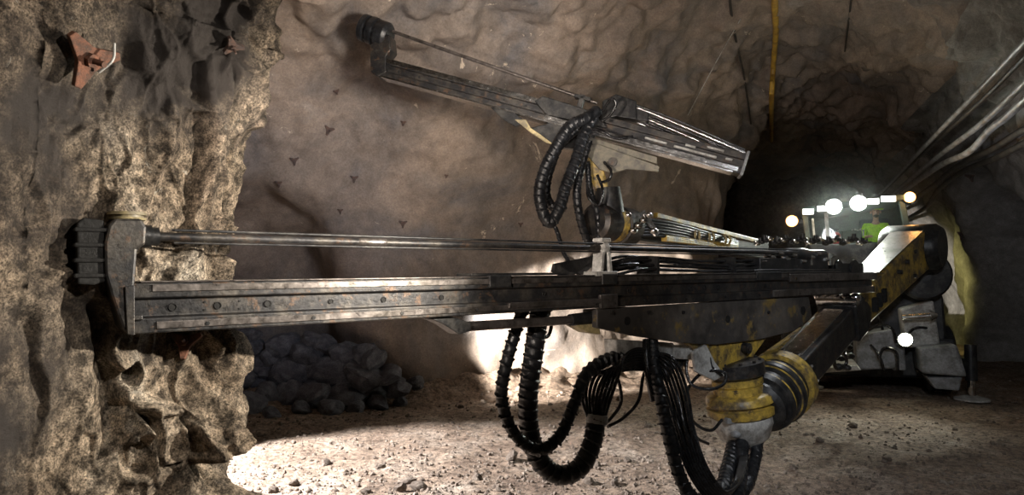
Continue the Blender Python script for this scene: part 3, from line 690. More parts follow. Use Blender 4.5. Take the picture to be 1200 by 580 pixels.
# elbow and yellow inner boom
E0, E1 = at(990, 370, 8.3), at(1067, 292, 10.2); ed = (E1-E0).normalized(); es = ed.cross(up_).normalized(); eu = es.cross(ed)
m = MB(); m.beam(E0-ed*.15, E1, .30, .40, .50, .58); yb = m.build('inner_boom', M['yellow'], rig, label='yellow inner boom box rising to the rig', bevel=.03)
m = MB(); m.beam(E0+ed*.9+eu*.255, E1+eu*.296, .30, .012, .44, .012); m.build('lit_top', M['rail'], yb, label='top face of the yellow boom, coloured bright as if lit')  # pale sheet paints the light falling on the boom top
F3 = Frame(E0, E1)
for k in range(3):
    c = E0+ed*(.42+.17*k)+es*0; m = MB(F3); m.prism([(.42+.17*k, -.10), (.48+.17*k, -.10), (.52+.17*k, .06), (.46+.17*k, .06)], -.235, -.14)
    m.build('slot', M['hole'], yb)
for k, (xx, zz) in enumerate(((1.4, .1), (1.7, .15), (1.9, -.12), (2.0, .2))):
    m = MB(F3); m.fcyl((xx, -.22-.02*k, zz), (xx, -.275-.012*k, zz), .03, n=12); m.build('bolt', M['black'], yb)
m = MB(); m.lathe(E0-es*.24, E0+es*.24, [(0, .18), (.15, .21), (.85, .21), (1, .18)], 28); m.build('elbow_joint', M['black'], yb)
m = MB(); m.lathe(E1+ed*.1-es*.4, E1+ed*.1+es*.4, [(0, .28), (.1, .34), (.9, .34), (1, .28)], 28); m.build('boom_root', M['black'], yb)

# --- lower hose loops
def hose(name, pts, r, parent, mat='rubber', ridge=0.0, pitch=.06, n=14, label=None, step=.008):
    m = MB(); m.tube([at(*p) for p in pts], r, n=n, ridge=ridge, pitch=pitch, step=step); return m.build(name, M[mat], parent, label=label)
hb = rig
hose('wrapped_hose', [(618, 350, 5.15), (607, 379, 5.0), (593, 428, 4.95), (588, 466, 4.95), (598, 500, 4.95), (617, 522, 4.95), (637, 526, 4.97), (658, 508, 5.0), (674, 470, 5.05), (686, 440, 5.12), (706, 424, 5.3), (728, 418, 5.5), (760, 422, 5.8), (800, 424, 6.1)], .044, hb, ridge=.011, pitch=.075, label='thinner spiral-wrapped black hose loop, outermost on the left')
hose('wrapped_hose', [(640, 352, 5.25), (632, 370, 5.15), (625, 417, 5.1), (619, 466, 5.1), (622, 512, 5.1), (636, 544, 5.1), (658, 557, 5.1), (681, 546, 5.12), (694, 519, 5.15), (699, 492, 5.2)], .073, hb, ridge=.008, pitch=.075, n=18, label='thick spiral-wrapped black hose loop inside the thin one')
m = MB(); a_, b2 = at(699, 496, 5.2), at(700, 486, 5.21); m.lathe(a_, b2, [(0, .083), (1, .083)], 20); m.build('hose_clamp', M['palegrey'], hb, label='pale clamp closing the thick hose wrap')
for k in range(9):
    o_ = (k-4)
    hose('hydraulic_hose', [(699+o_*2.2, 492, 5.2+.02*(k % 3)), (699+o_*4.2, 466, 5.18+.04*(k % 3)), (707+o_*4.6, 443-abs(o_)*1.3, 5.2+.04*(k % 4)), (722+o_*2.4, 428-o_*2.4, 5.3), (742+o_, 421-o_*3.0, 5.42), (764, 424-o_*2.8, 5.55), (786+o_, 438-o_*2, 5.7)], .0135, hb, 'hose', step=.02, n=10)
for k in range(8):
    o_ = (k-3.5)
    hose('hydraulic_hose', [(752+o_*1.5, 418-o_*1.2, 5.6), (777+o_*3.0, 428-o_*2.6, 5.46), (791+o_*3.8, 460-o_*1.5, 5.40+.04*(k % 3)), (801+o_*3.4, 502, 5.33+.04*(k % 2)), (815+o_*3.0, 545-o_, 5.28), (834+o_*1.8, 575-o_*2.4, 5.28), (850+o_*.8, 583-o_*2, 5.35), (866+o_, 560, 5.6), (874+o_, 520, 6.2)], .0130, hb, 'hose', step=.02, n=10)
hose('wrapped_hose', [(764, 398, 5.6), (766, 425, 5.5), (772, 455, 5.4), (783, 508, 5.3), (796, 556, 5.25), (812, 583, 5.25), (832, 588, 5.3), (845, 574, 5.4), (853, 548, 5.8), (860, 515, 6.3)], .05, hb, ridge=.009, pitch=.075, label='wrapped hose running down right of the bundle to under the rotation head')
hose('wrapped_hose', [(869, 515, 6.2), (868, 548, 5.9), (862, 580, 5.6), (845, 592, 5.45), (815, 592, 5.4)], .062, hb, ridge=.006, pitch=.075)
hose('wrapped_hose', [(888, 512, 6.3), (884, 540, 6.1), (874, 570, 5.8), (856, 592, 5.6)], .055, hb, ridge=.006, pitch=.075)
hose('vertical_hose', [(757, 398, 5.55), (757, 415, 5.5), (760, 440, 5.45), (766, 470, 5.42)], .03, hb, 'hose')
for pts in ([(808, 412, 6.0), (804, 432, 5.95), (811, 451, 5.9), (832, 456, 5.85), (848, 450, 5.9), (850, 438, 6.0), (838, 434, 6.0), (822, 438, 5.95), (812, 447, 5.95), (804, 462, 5.95), (804, 482, 5.95), (818, 499, 5.95), (834, 504, 6.0), (846, 492, 6.1)],
            [(806, 470, 5.8), (808, 490, 5.8), (816, 512, 5.8), (830, 520, 5.9)], [(820, 404, 6.1), (830, 415, 6.0), (834, 430, 6.0), (846, 440, 6.05)],
            [(706, 436, 5.3), (722, 440, 5.45), (728, 470, 5.5), (716, 490, 5.5), (706, 498, 5.4)], [(762, 424, 5.55), (754, 440, 5.6), (748, 470, 5.6), (730, 490, 5.6), (712, 500, 5.5)], [(606, 395, 5.0), (614, 380, 5.05), (640, 395, 5.2), (648, 375, 5.3)]):
    hose('thin_hose', pts, .014, hb, 'hose', n=10, step=.02)
# valve block half hidden behind the hoses under the cradle
m = MB(F1); m.pprism([(722, 398), (790, 402), (792, 424), (724, 420)], .12, .26); m.pprism([(790, 404), (812, 406), (812, 422), (790, 420)], .1, .2); m.build('valve_block', M['palegrey'], cr, bevel=.01)

# --- upper feed
F2 = Frame(at(440, 76, 8.2), at(872, 192, 7.3))
def x2(px, py=150, y=0.0):
    lo, hi = 0.0, F2.L
    for _ in range(30):
        mid = (lo+hi)/2; P = F2(mid, y, 0)-CAM; u = 600+FPX*P.dot(RGT)/P.dot(FWD)
        if u < px: lo = mid
        else: hi = mid
    return (lo+hi)/2
m = MB(F2); m.extr([(y, z*.95) for y, z in sec], 0.0, F2.L)
feed2 = m.build('feed_beam', M['steel'], rig, label='far tilted steel feed beam high on the left', bevel=.006)
m = MB(F2); m.extr([(-.008, -.105), (-.008, -.122), (.21, -.122), (.21, -.105)], .05, F2.L*.98); m.extr([(-.007, .11), (-.007, .06), (.004, .06), (.004, .11)], .1, F2.L*.55); m.extr([(-.012, -.05), (-.012, -.095), (.004, -.095), (.004, -.05)], x2(640), F2.L*.99); m.build('slide_rail', M['chrome'], feed2, label='bright steel edge strip')
for k in range(9):
    x = .3+k*.27; m = MB(F2); m.fcyl((x, .031, 0), (x, .026, 0), .014, n=14); m.build('bolt_hole', M['hole'], feed2)
m = MB(F2); m.pprism([(433, 52), (456, 40), (458, 58), (452, 66), (452, 84), (443, 90), (434, 84)], -.02, .2); m.build('front_plate', M['steel'], feed2, bevel=.012)
m = MB(F2)
q = F2.loc(438, 37, .08); ex0 = q.x
m.lathe((ex0-.17, .08, q.z+.02), (ex0+.22, .08, q.z-.02), [(0, .13), (.06, .165), (.2, .165), (.22, .14), (.32, .14), (.34, .17), (.5, .17), (.52, .145), (.6, .145), (.62, .165), (.9, .165), (1, .13)], 28, F2); m.build('rock_pad', M['rubber'], feed2, label='round ridged black rubber pad on the feed tip')
r0 = F2.loc(460, 37, .06); r1 = F2.loc(700, 121, .06)
m = MB(F2); m.fcyl((r0.x, .06, r0.z), (r1.x, .06, r1.z), .021, n=16); m.build('drill_rod', M['rail'], feed2, label='long thin drill rod above the tilted beam')
m = MB(F2); q = F2.loc(682, 117, .05); m.box(q.x-.03, q.x+.03, 0, .1, .11, q.z+.05); m.box(q.x-.09, q.x+.1, 0, .12, q.z-.0, q.z+.04); m.build('centralizer', M['black'], feed2, bevel=.005)
# carriage, drill body and rear rods
m = MB(F2); m.pprism([(626, 118), (636, 112), (700, 132), (712, 150), (640, 134)], -.04, .24); m.build('carriage', M['black'], feed2, bevel=.01)
m = MB(F2); m.pprism([(706, 118), (722, 110), (746, 118), (746, 140), (722, 136), (704, 140)], -.02, .2); m.pprism([(744, 122), (760, 128), (760, 142), (744, 140)], .02, .16)
m.build('rock_drill', M['black'], feed2, label='black rock drill on the tilted beam', bevel=.01)
for k in range(8):
    za = .12+.028*k; ya = .0+.026*k; m = MB()
    xs0, xs1 = x2(738+k*2), F2.L*1.0
    m.tube([F2.w(738+k, 121+3.0*k, ya), F2.w(765, 130+3.1*k, ya), F2.w(815, 151+3.1*k+(k%3-1), ya), F2.w(873, 176+3.3*k, ya)], .012, n=10, step=.05); m.build('feed_hose', M['chrome'] if k % 3 == 1 else M['hose'], feed2)  # every third hose in chrome, to stand for white highlights
m = MB(F2); m.prism([(F2.L-.01, -.13), (F2.L+.02, -.13), (F2.L+.02, .14), (F2.L-.01, .14)], -.03, .24); m.build('end_plate', M['grey'], feed2, label='grey plate closing the rear end', bevel=.006)
m = MB(F2)
for k, (a0, a1, zt) in enumerate(((756, 782, -.01), (802, 814, .03), (826, 846, .07), (850, 858, .0), (790, 840, -.015))): m.box(x2(a0), x2(a1), -.04, .0, zt-.012, zt+.012)
m.build('fittings', M['palegrey'], feed2, label='pale fittings on the rear half', bevel=.006)
# cradle 2
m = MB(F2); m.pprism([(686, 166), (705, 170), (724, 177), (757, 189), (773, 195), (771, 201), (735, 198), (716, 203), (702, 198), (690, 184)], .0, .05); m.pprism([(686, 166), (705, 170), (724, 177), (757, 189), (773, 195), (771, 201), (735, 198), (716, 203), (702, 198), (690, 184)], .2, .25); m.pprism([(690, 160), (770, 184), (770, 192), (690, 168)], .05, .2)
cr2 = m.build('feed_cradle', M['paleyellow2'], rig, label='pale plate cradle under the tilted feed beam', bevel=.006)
m = MB(F2); m.pprism([(603, 140), (616, 140), (622, 150), (634, 158), (650, 170), (640, 167), (624, 157)], .02, .06); m.build('link', M['paleyellow'], cr2, label='pale yellow link plate', bevel=.004)
m = MB(F2); m.pprism([(575, 126), (602, 132), (616, 142), (604, 148), (590, 140)], .04, .12); m.build('link_lug', M['black'], cr2, bevel=.005)
m = MB(F2); m.pprism([(620, 150), (660, 140), (700, 152), (690, 176), (650, 172)], .08, .2); m.build('feed_cylinder', M['black'], cr2, bevel=.01)
m = MB(F2); q = F2.loc(718, 190, 0); m.fcyl((q.x, .0, q.z), (q.x, -.03, q.z), .05, n=20); m.fcyl((q.x, -.03, q.z), (q.x, -.04, q.z), .03, n=6); m.build('pivot_pin', M['steel'], cr2)
# yellow neck and rotation drum of the upper boom
m = MB(F2); m.pprism([(683, 182), (704, 190), (712, 214), (716, 246), (702, 248), (698, 222), (688, 204)], .05, .11); m.pprism([(683, 182), (704, 190), (712, 214), (716, 246), (702, 248), (698, 222), (688, 204)], .22, .28); 
neck = m.build('yoke', M['yellow'], cr2, label='curved yellow yoke under the tilted feed', bevel=.008)
U0, U1 = at(712, 262, 7.7), at(890, 293, 10.3); ud = (U1-U0).normalized(); us = ud.cross(up_).normalized(); uu = us.cross(ud)
m = MB(); m.lathe(U0-ud*.25, U0+ud*.45, [(0, .16), (.05, .21), (.4, .21), (.42, .18), (.6, .18), (.62, .22), (.95, .22), (1, .18)], 36)
ub = m.build('boom_drum', M['steel'], rig, label='dark rotation drum at the tip of the upper boom')
m = MB(); m.lathe(U0-ud*.25, U0+ud*.45, [(.42, .182), (.44, .20), (.58, .20), (.6, .182)], 36, caps=False); m.build('drum_band', M['yellow'], ub)
m = MB(); m.cyl(at(712, 220, 7.7), at(714, 250, 7.7), .14, .17, n=28); m.build('drum_neck', M['black'], ub)
m = MB(); m.beam(U0+ud*.45-uu*.05, U1, .22, .2, .3, .3); ubm = m.build('upper_boom', M['black'], rig, label='black upper boom tube running back to the rig', bevel=.02)
for a_, b_, w_ in (((768, 252, 8.1), (888, 283, 10.0), .06), ((778, 279, 8.1), (882, 292, 10.0), .075), ((758, 262, 8.2), (850, 284, 9.6), .04)):
    m = MB(); m.beam(at(*a_), at(*b_), w_, w_); m.build('yellow_rail', M['yellow'], ubm, bevel=.008)
for px in (812, 817, 829, 834, 848, 853):
    t_ = (px-768)/120; d_ = 8.1+1.9*t_; m = MB()
    m.tube([at(px, 252+31*t_+3, d_-.1), at(px+3, 268+18*t_, d_-.22), at(px+1, 280+11*t_, d_-.1)], .016, n=8, step=.03); m.split('hose_strap', M['paleyellow'], ubm)
for k in range(6):
    hose('boom_hose', [(735, 262+3*k, 7.75), (765, 258+3.6*k, 7.95), (800, 264+3.2*k, 8.4), (845, 277+2.2*k, 9.2), (890, 286+1.5*k, 10.1)], .018, ubm, 'rubber', n=10, step=.04)
m = MB()
for k in range(6): m.ball(at(736+6*k, 252+((k*7) % 4)*6, 7.7), .05, .05, .04)
m.beam(at(752, 248, 7.75), at(770, 275, 7.75), .08, .06); m.build('fittings', M['chrome'], ubm, label='bright fittings at the tip of the upper boom')
for k in range(26):
    px = 886+k*5; py = 287-((k*5) % 4)*1.6
    m = MB(); p = at(px, py, 9.6); m.cyl(p, p+Vector((0, 0, .06+.02*(k % 3))), .03, n=10); m.ball(p+Vector((.02, 0, .02)), .045, .045, .03)
    m.build('hose_fitting', M['chrome'] if k % 3 == 0 else M['black'], ubm)
# upper hose loops
hose('wrapped_hose', [(700, 130, 7.4), (686, 139, 7.3), (668, 148, 7.25), (652, 172, 7.2), (639, 197, 7.2), (632, 225, 7.2), (637, 251, 7.2), (645, 261, 7.2), (655, 245, 7.2), (664, 216, 7.22), (675, 188, 7.25), (684, 160, 7.3), (696, 138, 7.4)], .062, hb, ridge=.006, pitch=.075, n=18, label='thick wrapped hose loop hanging from the tilted feed')
hose('wrapped_hose', [(692, 140, 7.5), (660, 165, 7.45), (645, 196, 7.45), (640, 228, 7.45), (652, 246, 7.4), (662, 240, 7.4)], .05, hb, ridge=.006, pitch=.075)
hose('wrapped_hose', [(690, 165, 7.5), (680, 200, 7.45), (676, 225, 7.4), (679, 252, 7.4), (686, 276, 7.45), (694, 292, 7.5)], .045, hb, ridge=.006, pitch=.075, label='short pale-lit wrapped hose right of the big upper loop')
hose('wrapped_hose', [(688, 190, 7.6), (692, 225, 7.55), (700, 250, 7.5), (702, 285, 7.5)], .034, hb, ridge=.006, pitch=.075)
hose('wrapped_hose', [(646, 258, 7.25), (653, 272, 7.2), (660, 295, 7.1), (668, 312, 7.0), (662, 335, 6.8)], .022, hb, ridge=.004, pitch=.075)
for pts in ([(700, 205, 7.4), (706, 222, 7.35), (702, 240, 7.35), (690, 232, 7.35), (688, 216, 7.4)], [(704, 214, 7.5), (714, 210, 7.4), (716, 200, 7.4), (708, 190, 7.5)],
            [(706, 130, 7.3), (716, 116, 7.2), (722, 122, 7.2), (714, 136, 7.25), (704, 142, 7.3)], [(690, 150, 7.3), (705, 154, 7.2), (722, 162, 7.2), (742, 160, 7.2)]):
    hose('thin_hose', pts, .016, hb, 'hose', n=10, step=.02)

# --- chassis, cab
def Y(px, py, y=RIGY): return onY(px, py, y)
class FY:            # frame with the tunnel axes for pixel outlines on planes Y = const
    def __call__(s, x, y, z): return Vector((x, y, z))
    def loc(s, px, py, y): return onY(px, py, y)
GY = FY()
m = MB(GY); m.pprism([(950, 396), (1120, 396), (1128, 444), (950, 440)], 12.9, 17.5)
ch = m.build('chassis', M['black'], rig, label='dark low chassis', bevel=.04)
m = MB(GY); m.pprism([(1003, 392), (1048, 386), (1052, 432), (1004, 434)], 12.2, 12.9); m.build('front_panel', M['grey'], ch, label='grey front panel left of the lamp', bevel=.03)
m = MB(GY); m.pprism([(1056, 362), (1094, 352), (1102, 404), (1062, 408)], 12.4, 12.9); m.build('front_panel', M['palegrey'], ch, label='pale panel above the front lamp', bevel=.03)
m = MB(GY); m.pprism([(1076, 408), (1122, 404), (1134, 442), (1080, 438)], 12.1, 12.8); m.build('front_panel', M['grey'], ch, label='grey sloped panel right of the lamp', bevel=.04)
m = MB(GY); m.pprism([(1046, 404), (1060, 404), (1062, 434), (1046, 434)], 12.3, 12.8); m.build('front_panel', M['grey'], ch, bevel=.02)
m = MB(GY); m.pprism([(952, 432), (1004, 428), (1010, 434), (954, 438)], 11.6, 12.5); m.build('step_plate', M['palegrey'], ch, label='pale step plate at the left front', bevel=.02)
m = MB(GY); m.pprism([(1086, 442), (1128, 442), (1124, 458), (1096, 456)], 12.2, 12.7); m.build('step_grate', M['grey'], ch, bevel=.02)
m = MB(GY); a, b_ = Y(1057, 372, 12.1), Y(1090, 370, 12.1); m.cyl(a, b_, .045); m.cyl(b_, b_+(b_-a)*.25, .09, .03); m.build('steering_cylinder', M['chrome'], ch)
for (cx_, cy_, cz_) in ((-.1, 13.4, .55), (2.15, 13.4, .55), (-.1, 16.6, .55), (2.15, 16.6, .55)):
    m = MB(); m.lathe((cx_-.2, cy_, cz_), (cx_+.2, cy_, cz_), [(0, .30), (.02, .48), (.12, .55), (.3, .56), (.32, .54), (.5, .54), (.52, .56), (.88, .55), (.98, .48), (1, .3)], 36); wh = m.build('tire', M['rubber'], ch, label='black tyre')
    m = MB(); m.lathe((cx_-.21, cy_, cz_), (cx_+.21, cy_, cz_), [(0, .12), (.03, .14), (.04, .28), (.96, .28), (.97, .14), (1, .12)], 28); m.build('wheel_rim', M['yellow'], wh)
# big hose drum / boom support at right of the boom root
m = MB(); q = Y(1080, 322, 12.6); m.lathe(q+Vector((0, -.3, 0)), q+Vector((0, .5, 0)), [(0, .1), (.02, .36), (.15, .40), (.2, .34), (.8, .34), (.85, .40), (1, .36)], 32); m.build('boom_support', M['black'], ch, label='round black boom support')
m = MB(GY); m.pprism([(985, 330), (1090, 300), (1106, 350), (1110, 400), (985, 400)], 12.9, 13.6); m.build('bulkhead', M['black'], ch, bevel=.04)
m = MB(GY); m.pprism([(1095, 290), (1101, 288), (1104, 320), (1098, 322)], 12.5, 12.58); m.pprism([(1088, 290), (1100, 287), (1100, 292), (1088, 295)], 12.5, 12.58); m.build('grab_rail', M['yellow'], ch)
for k, pts in enumerate(([(1022, 352, 11), (1030, 372, 10.9), (1036, 392, 10.9)], [(1020, 404, 10.7), (1030, 416, 10.6), (1036, 434, 10.6)], [(1063, 392, 10.8), (1074, 384, 10.7), (1092, 386, 10.7), (1100, 396, 10.7)], [(1016, 388, 10.7), (1032, 380, 10.6), (1046, 386, 10.6), (1050, 402, 10.6)], [(1030, 420, 10.5), (1036, 408, 10.5), (1050, 412, 10.5), (1052, 434, 10.5)], [(985, 402, 8.5), (992, 425, 8.6), (980, 432, 8.5), (976, 412, 8.4)])):
    hose('thin_hose', pts, .022, ch, 'hose', n=8, step=.04)
m = MB()
for k in range(12): m.ball(at(972+(k*7) % 26, 398+(k*11) % 34, 8.6+.05*(k % 3)), .05, .045, .04, n=10)
m.build('boom_fittings', M['black'], lb)
def lamp(px, py, yy, rx, rz, mat, label=None, name='work_light', round_=True, parent=None):
    c = onY(px, py, yy); m = MB()
    if round_: m.lathe(c+Vector((0, .16, 0)), c, [(0, rx*.5), (.4, rx*1.05), (1, rx*1.15), (1, rx*.98), (.9, rx*.95)], 24)
    else: m.box(c.x-rx*1.12, c.x+rx*1.12, c.y, c.y+.12, c.z-rz*1.3, c.z+rz*1.3)
    h = m.build(name, M['black'], parent or rig, label=label, bevel=0.008 if not round_ else 0)
    m = MB()
    if round_: m.lathe(c+Vector((0, .0, 0)), c+Vector((0, -.04, 0)), [(0, rx*.97), (.6, rx*.8), (1, rx*.3)], 24)
    else: m.box(c.x-rx, c.x+rx, c.y-.015, c.y+.01, c.z-rz, c.z+rz)
    m.build('lamp_lens', mat, h, label='glowing lens'); return c
CY = 12.75
lamps = [lamp(977, 242, CY-.28, .125, 0, M['lampwhite'], 'round glaring white work lamp on the cab roof, left'), lamp(1006, 238, CY-.28, .125, 0, M['lampwhite'], 'round glaring white work lamp on the cab roof, right')]
lamp(947, 248, CY-.14, .085, .045, M['lampled'], round_=False); lamp(963, 244.5, CY-.14, .07, .045, M['lampled'], round_=False)
lamp(1023, 236, CY-.14, .085, .045, M['lampled'], round_=False); lamp(1041, 233, CY-.14, .105, .045, M['lampled'], round_=False)
amb = [lamp(928, 259, CY-.1, .095, 0, M['lampamber'], 'round amber lamp left of the cab', 'amber_light'), lamp(1066, 231, CY-.1, .085, 0, M['lampamber'], 'round amber lamp right of the cab roof', 'amber_light')]
fl_ = lamp(1061, 398, 12.0, .10, 0, M['lampfront'], 'bright low headlamp on the chassis front', 'headlight')
m = MB(GY); m.pprism([(926, 262), (942, 262), (942, 258), (926, 258)], CY+.05, CY+.1); m.pprism([(1056, 236), (1068, 236), (1068, 240), (1056, 240)], CY+.05, CY+.1); m.build('lamp_bracket', M['black'], rig)
# cab: roof, posts, walls with thickness
m = MB(GY); m.pprism([(938, 243), (1060, 227), (1062, 234), (940, 251)], CY-.12, CY+1.6)
cab = m.build('cab', M['cabpaint'], rig, label='dark open-fronted operator cab with lit interior', bevel=.03)
m = MB(GY)
m.pprism([(940, 248), (946, 247), (951, 294), (945, 294)], CY-.05, CY+.05); m.pprism([(1053, 234), (1060, 233), (1072, 292), (1064, 292)], CY-.05, CY+.05); m.pprism([(940, 248), (946, 247), (951, 294), (945, 294)], CY+1.5, CY+1.6); m.pprism([(1053, 234), (1060, 233), (1072, 292), (1064, 292)], CY+1.5, CY+1.6)
m.split('cab_post', M['cabpaint'], cab, bevel=.01)
m = MB(GY); m.pprism([(966, 250), (970, 250), (974, 292), (969, 292)], CY-.03, CY+.03); m.split('cab_post', M['grey'], cab, label='slim pale centre post')
m = MB(GY); m.pprism([(951, 256), (953.5, 256), (957, 291), (954.5, 291)], CY-.02, CY+.02); m.build('wiper', M['palegrey'], cab)
m = MB(GY); m.pprism([(944, 286), (1074, 284), (1078, 345), (944, 345)], CY-.05, CY+.1); m.pprism([(944, 300), (1074, 300), (1078, 345), (944, 345)], CY+.1, CY+1.6); m.build('cab_body', M['black'], cab, bevel=.02)
m = MB(GY); m.pprism([(946, 245), (1056, 232), (1066, 300), (950, 300)], CY+1.52, CY+1.58); m.build('rear_wall', M['cabpaint'], cab)
m = MB(GY); m.pprism([(947, 249), (1053, 236), (1064, 288), (951, 288)], CY-.01, CY+.0); m.build('windscreen', M['glass'], cab)
m = MB(GY); m.pprism([(986, 270), (1010, 270), (1012, 288), (986, 288)], CY+.25, CY+.5); m.build('control_panel', M['cabpaint'], cab, bevel=.02)
m = MB()
for k in range(5): c = onY(999+k*3.2, 277-((k*3) % 2), CY+.3); m.cyl(c, c+Vector((0, -.02, .09)), .012, n=8); m.ball(c+Vector((0, -.02, .1)), .02, n=8)
m.build('lever', M['palegrey'], cab)
pc = onY(1027, 294, CY+1.1)     # seat point of the operator
m = MB(); m.box(pc.x-.27, pc.x+.27, pc.y-.25, pc.y+.25, pc.z-.13, pc.z-.03); m.build('operator_seat', M['navy'], cab, bevel=.04)
m = MB(); m.box(pc.x-.25, pc.x+.25, pc.y+.2, pc.y+.32, pc.z-.05, pc.z+.6); m.build('seat_backrest', M['navy'], cab, bevel=.05)
# jacks
def jack(px, py, yy, label):
    g_ = onY(px, py, yy); gz = floorz(Vector((g_.x, g_.y, 0))); m = MB(); b0 = Vector((g_.x, g_.y, gz+.02))
    m.cyl(b0+Vector((0, 0, .06)), b0+Vector((0, 0, .45)), .055); j = m.build('jack_leg', M['chrome'], rig, label=label)
    m = MB(); m.cyl(b0+Vector((0, 0, .3)), b0+Vector((0, 0, .85)), .085); m.build('jack_sleeve', M['black'], j)
    m = MB(); m.lathe(b0, b0+Vector((0, 0, .07)), [(0, .24), (.4, .24), (1, .08)], 28); m.build('jack_foot', M['palegrey'], j, label='round pale foot plate')
    m = MB(); m.beam(b0+Vector((0, 0, .55)), Vector((1.9 if g_.x > 1 else .2, 13.1, .6)), .16, .16); m.build('jack_arm', M['black'], j, bevel=.01)
jack(1139, 468, 12.5, 'right front jack leg standing on the floor'); jack(948, 470, 13.0, 'left front jack leg behind the boom')

# fire extinguisher in the cab
q = onY(981, 292, CY+.4); ext = empty('fire_extinguisher', q, 'small red fire extinguisher standing in the cab left of the operator', 'fire extinguisher')
m = MB(); m.lathe(q+Vector((0, 0, -.0)), q+Vector((0, 0, .30)), [(0, .05), (.03, .062), (.8, .062), (.93, .045), (1, .022)], 20); m.build('cylinder', M['red'], ext)
m = MB(); m.cyl(q+Vector((0, 0, .3)), q+Vector((0, 0, .34)), .02, n=10); m.box(q.x-.05, q.x+.03, q.y-.012, q.y+.012, q.z+.33, q.z+.355); m.build('valve_handle', M['black'], ext)

# ------------------------------------------------------------------ operator
def skin_obj(name, verts, edges, radii, mat, parent, root=0, sub=2):
    me = bpy.data.meshes.new(name); me.from_pydata([tuple(v) for v in verts], edges, []); ob = bpy.data.objects.new(name, me); C.objects.link(ob)
    md = ob.modifiers.new('skin', 'SKIN'); md.use_smooth_shade = True
    for i, r in enumerate(radii):
        sv = me.skin_vertices[0].data[i]; sv.radius = (r, r) if isinstance(r, (int, float)) else r; sv.use_root = (i == root)
    sb = ob.modifiers.new('sub', 'SUBSURF'); sb.levels = sub; sb.render_levels = sub
    me.materials.append(mat)
    if parent: ob.parent = parent
    return ob
per = empty('person', (pc.x, pc.y, pc.z), 'operator in hi-vis yellow jacket and helmet seated in the rig cab', 'person')
V = []; Ed = []; Ra = []
def add(p, r, to=None):
    V.append(Vector(p)); Ra.append(r); i = len(V)-1
    if to is not None: Ed.append((to, i))
    return i
# local: z up from the seat, -y toward viewer
pel = add((0, 0, .08), (.14, .11)); wa = add((0, .0, .22), (.10, .08), pel); chs = add((0, .0, .38), (.10, .07), wa); nb = add((0, .0, .50), (.05, .045), chs); nk = add((0, -.015, .57), .047, nb)
jaw = add((0, -.045, .645), (.055, .065), nk); hd = add((0, -.03, .71), (.073, .085), jaw); tp = add((0, -.02, .77), (.06, .07), hd)
for s in (-1, 1):
    sh = add((s*.165, 0, .455), .05, chs); el = add((s*.23, -.08, .24), .042, sh); wr = add((s*.16, -.33, .24), .028, el); pm = add((s*.15, -.39, .25), (.034, .018), wr)
    for k in range(4):
        f1 = add((s*(.17-.022*k), -.44, .255), .0095, pm); f2 = add((s*(.17-.022*k), -.465-.004*k, .235), .0085, f1); add((s*(.168-.022*k), -.455, .212), .0075, f2)
    t1 = add((s*.115, -.39, .245), .011, pm); add((s*.10, -.42, .235), .009, t1)
    hp = add((s*.10, -.02, .05), .085, pel); kn = add((s*.14, -.42, .07), .06, hp); an_ = add((s*.13, -.45, -.30), .04, kn); add((s*.13, -.58, -.34), (.035, .03), an_)
body = skin_obj('body', V, Ed, Ra, M['skin'], per)
m = MB(); L0 = Vector(per.location)
m.ball(L0+Vector((0, -.128, .695)), .014, .022, .022, n=10)
for s in (-1, 1): m.ball(L0+Vector((s*.078, -.02, .70)), .012, .02, .032, n=10)
m.build('nose_and_ears', M['skin'], per)
m = MB()
for s in (-1, 1): m.ball(L0+Vector((s*.03, -.112, .722)), .012, .008, .008, n=8)
m.ball(L0+Vector((0, -.108, .655)), .024, .008, .006, n=8)
m.ball(L0+Vector((0, -.07, .625)), .05, .045, .03, n=12); m.build('beard', M['hair'], per)
V = []; Ed = []; Ra = []
pel = add((0, 0, .08), (.15, .12)); wa = add((0, .0, .22), (.135, .11), pel); chs = add((0, -.01, .38), (.15, .12), wa); nb = add((0, -.005, .515), (.08, .075), chs)
for s in (-1, 1):
    sh = add((s*.17, 0, .455), .06, chs); el = add((s*.23, -.08, .24), .052, sh); wr = add((s*.175, -.28, .24), .045, el)
skin_obj('jacket', V, Ed, Ra, M['hivis'], per)
V = []; Ed = []; Ra = []
pel = add((0, 0, .06), (.15, .12))
for s in (-1, 1):
    hp = add((s*.10, -.03, .05), .095, pel); kn = add((s*.14, -.42, .07), .072, hp); an_ = add((s*.13, -.45, -.26), .055, kn)
skin_obj('trousers', V, Ed, Ra, M['navy'], per)
m = MB(); c = L0+Vector((0, -.02, .745)); m.lathe(c, c+Vector((0, 0, .115)), [(0, .118), (.02, .112), (.3, .11), (.6, .095), (.85, .06), (1, .015)], 24); m.lathe(c+Vector((0, -.03, -.006)), c+Vector((0, -.03, .008)), [(0, .125), (1, .128)], 24); m.build('helmet', M['hivis'], per, label='yellow-green safety helmet')

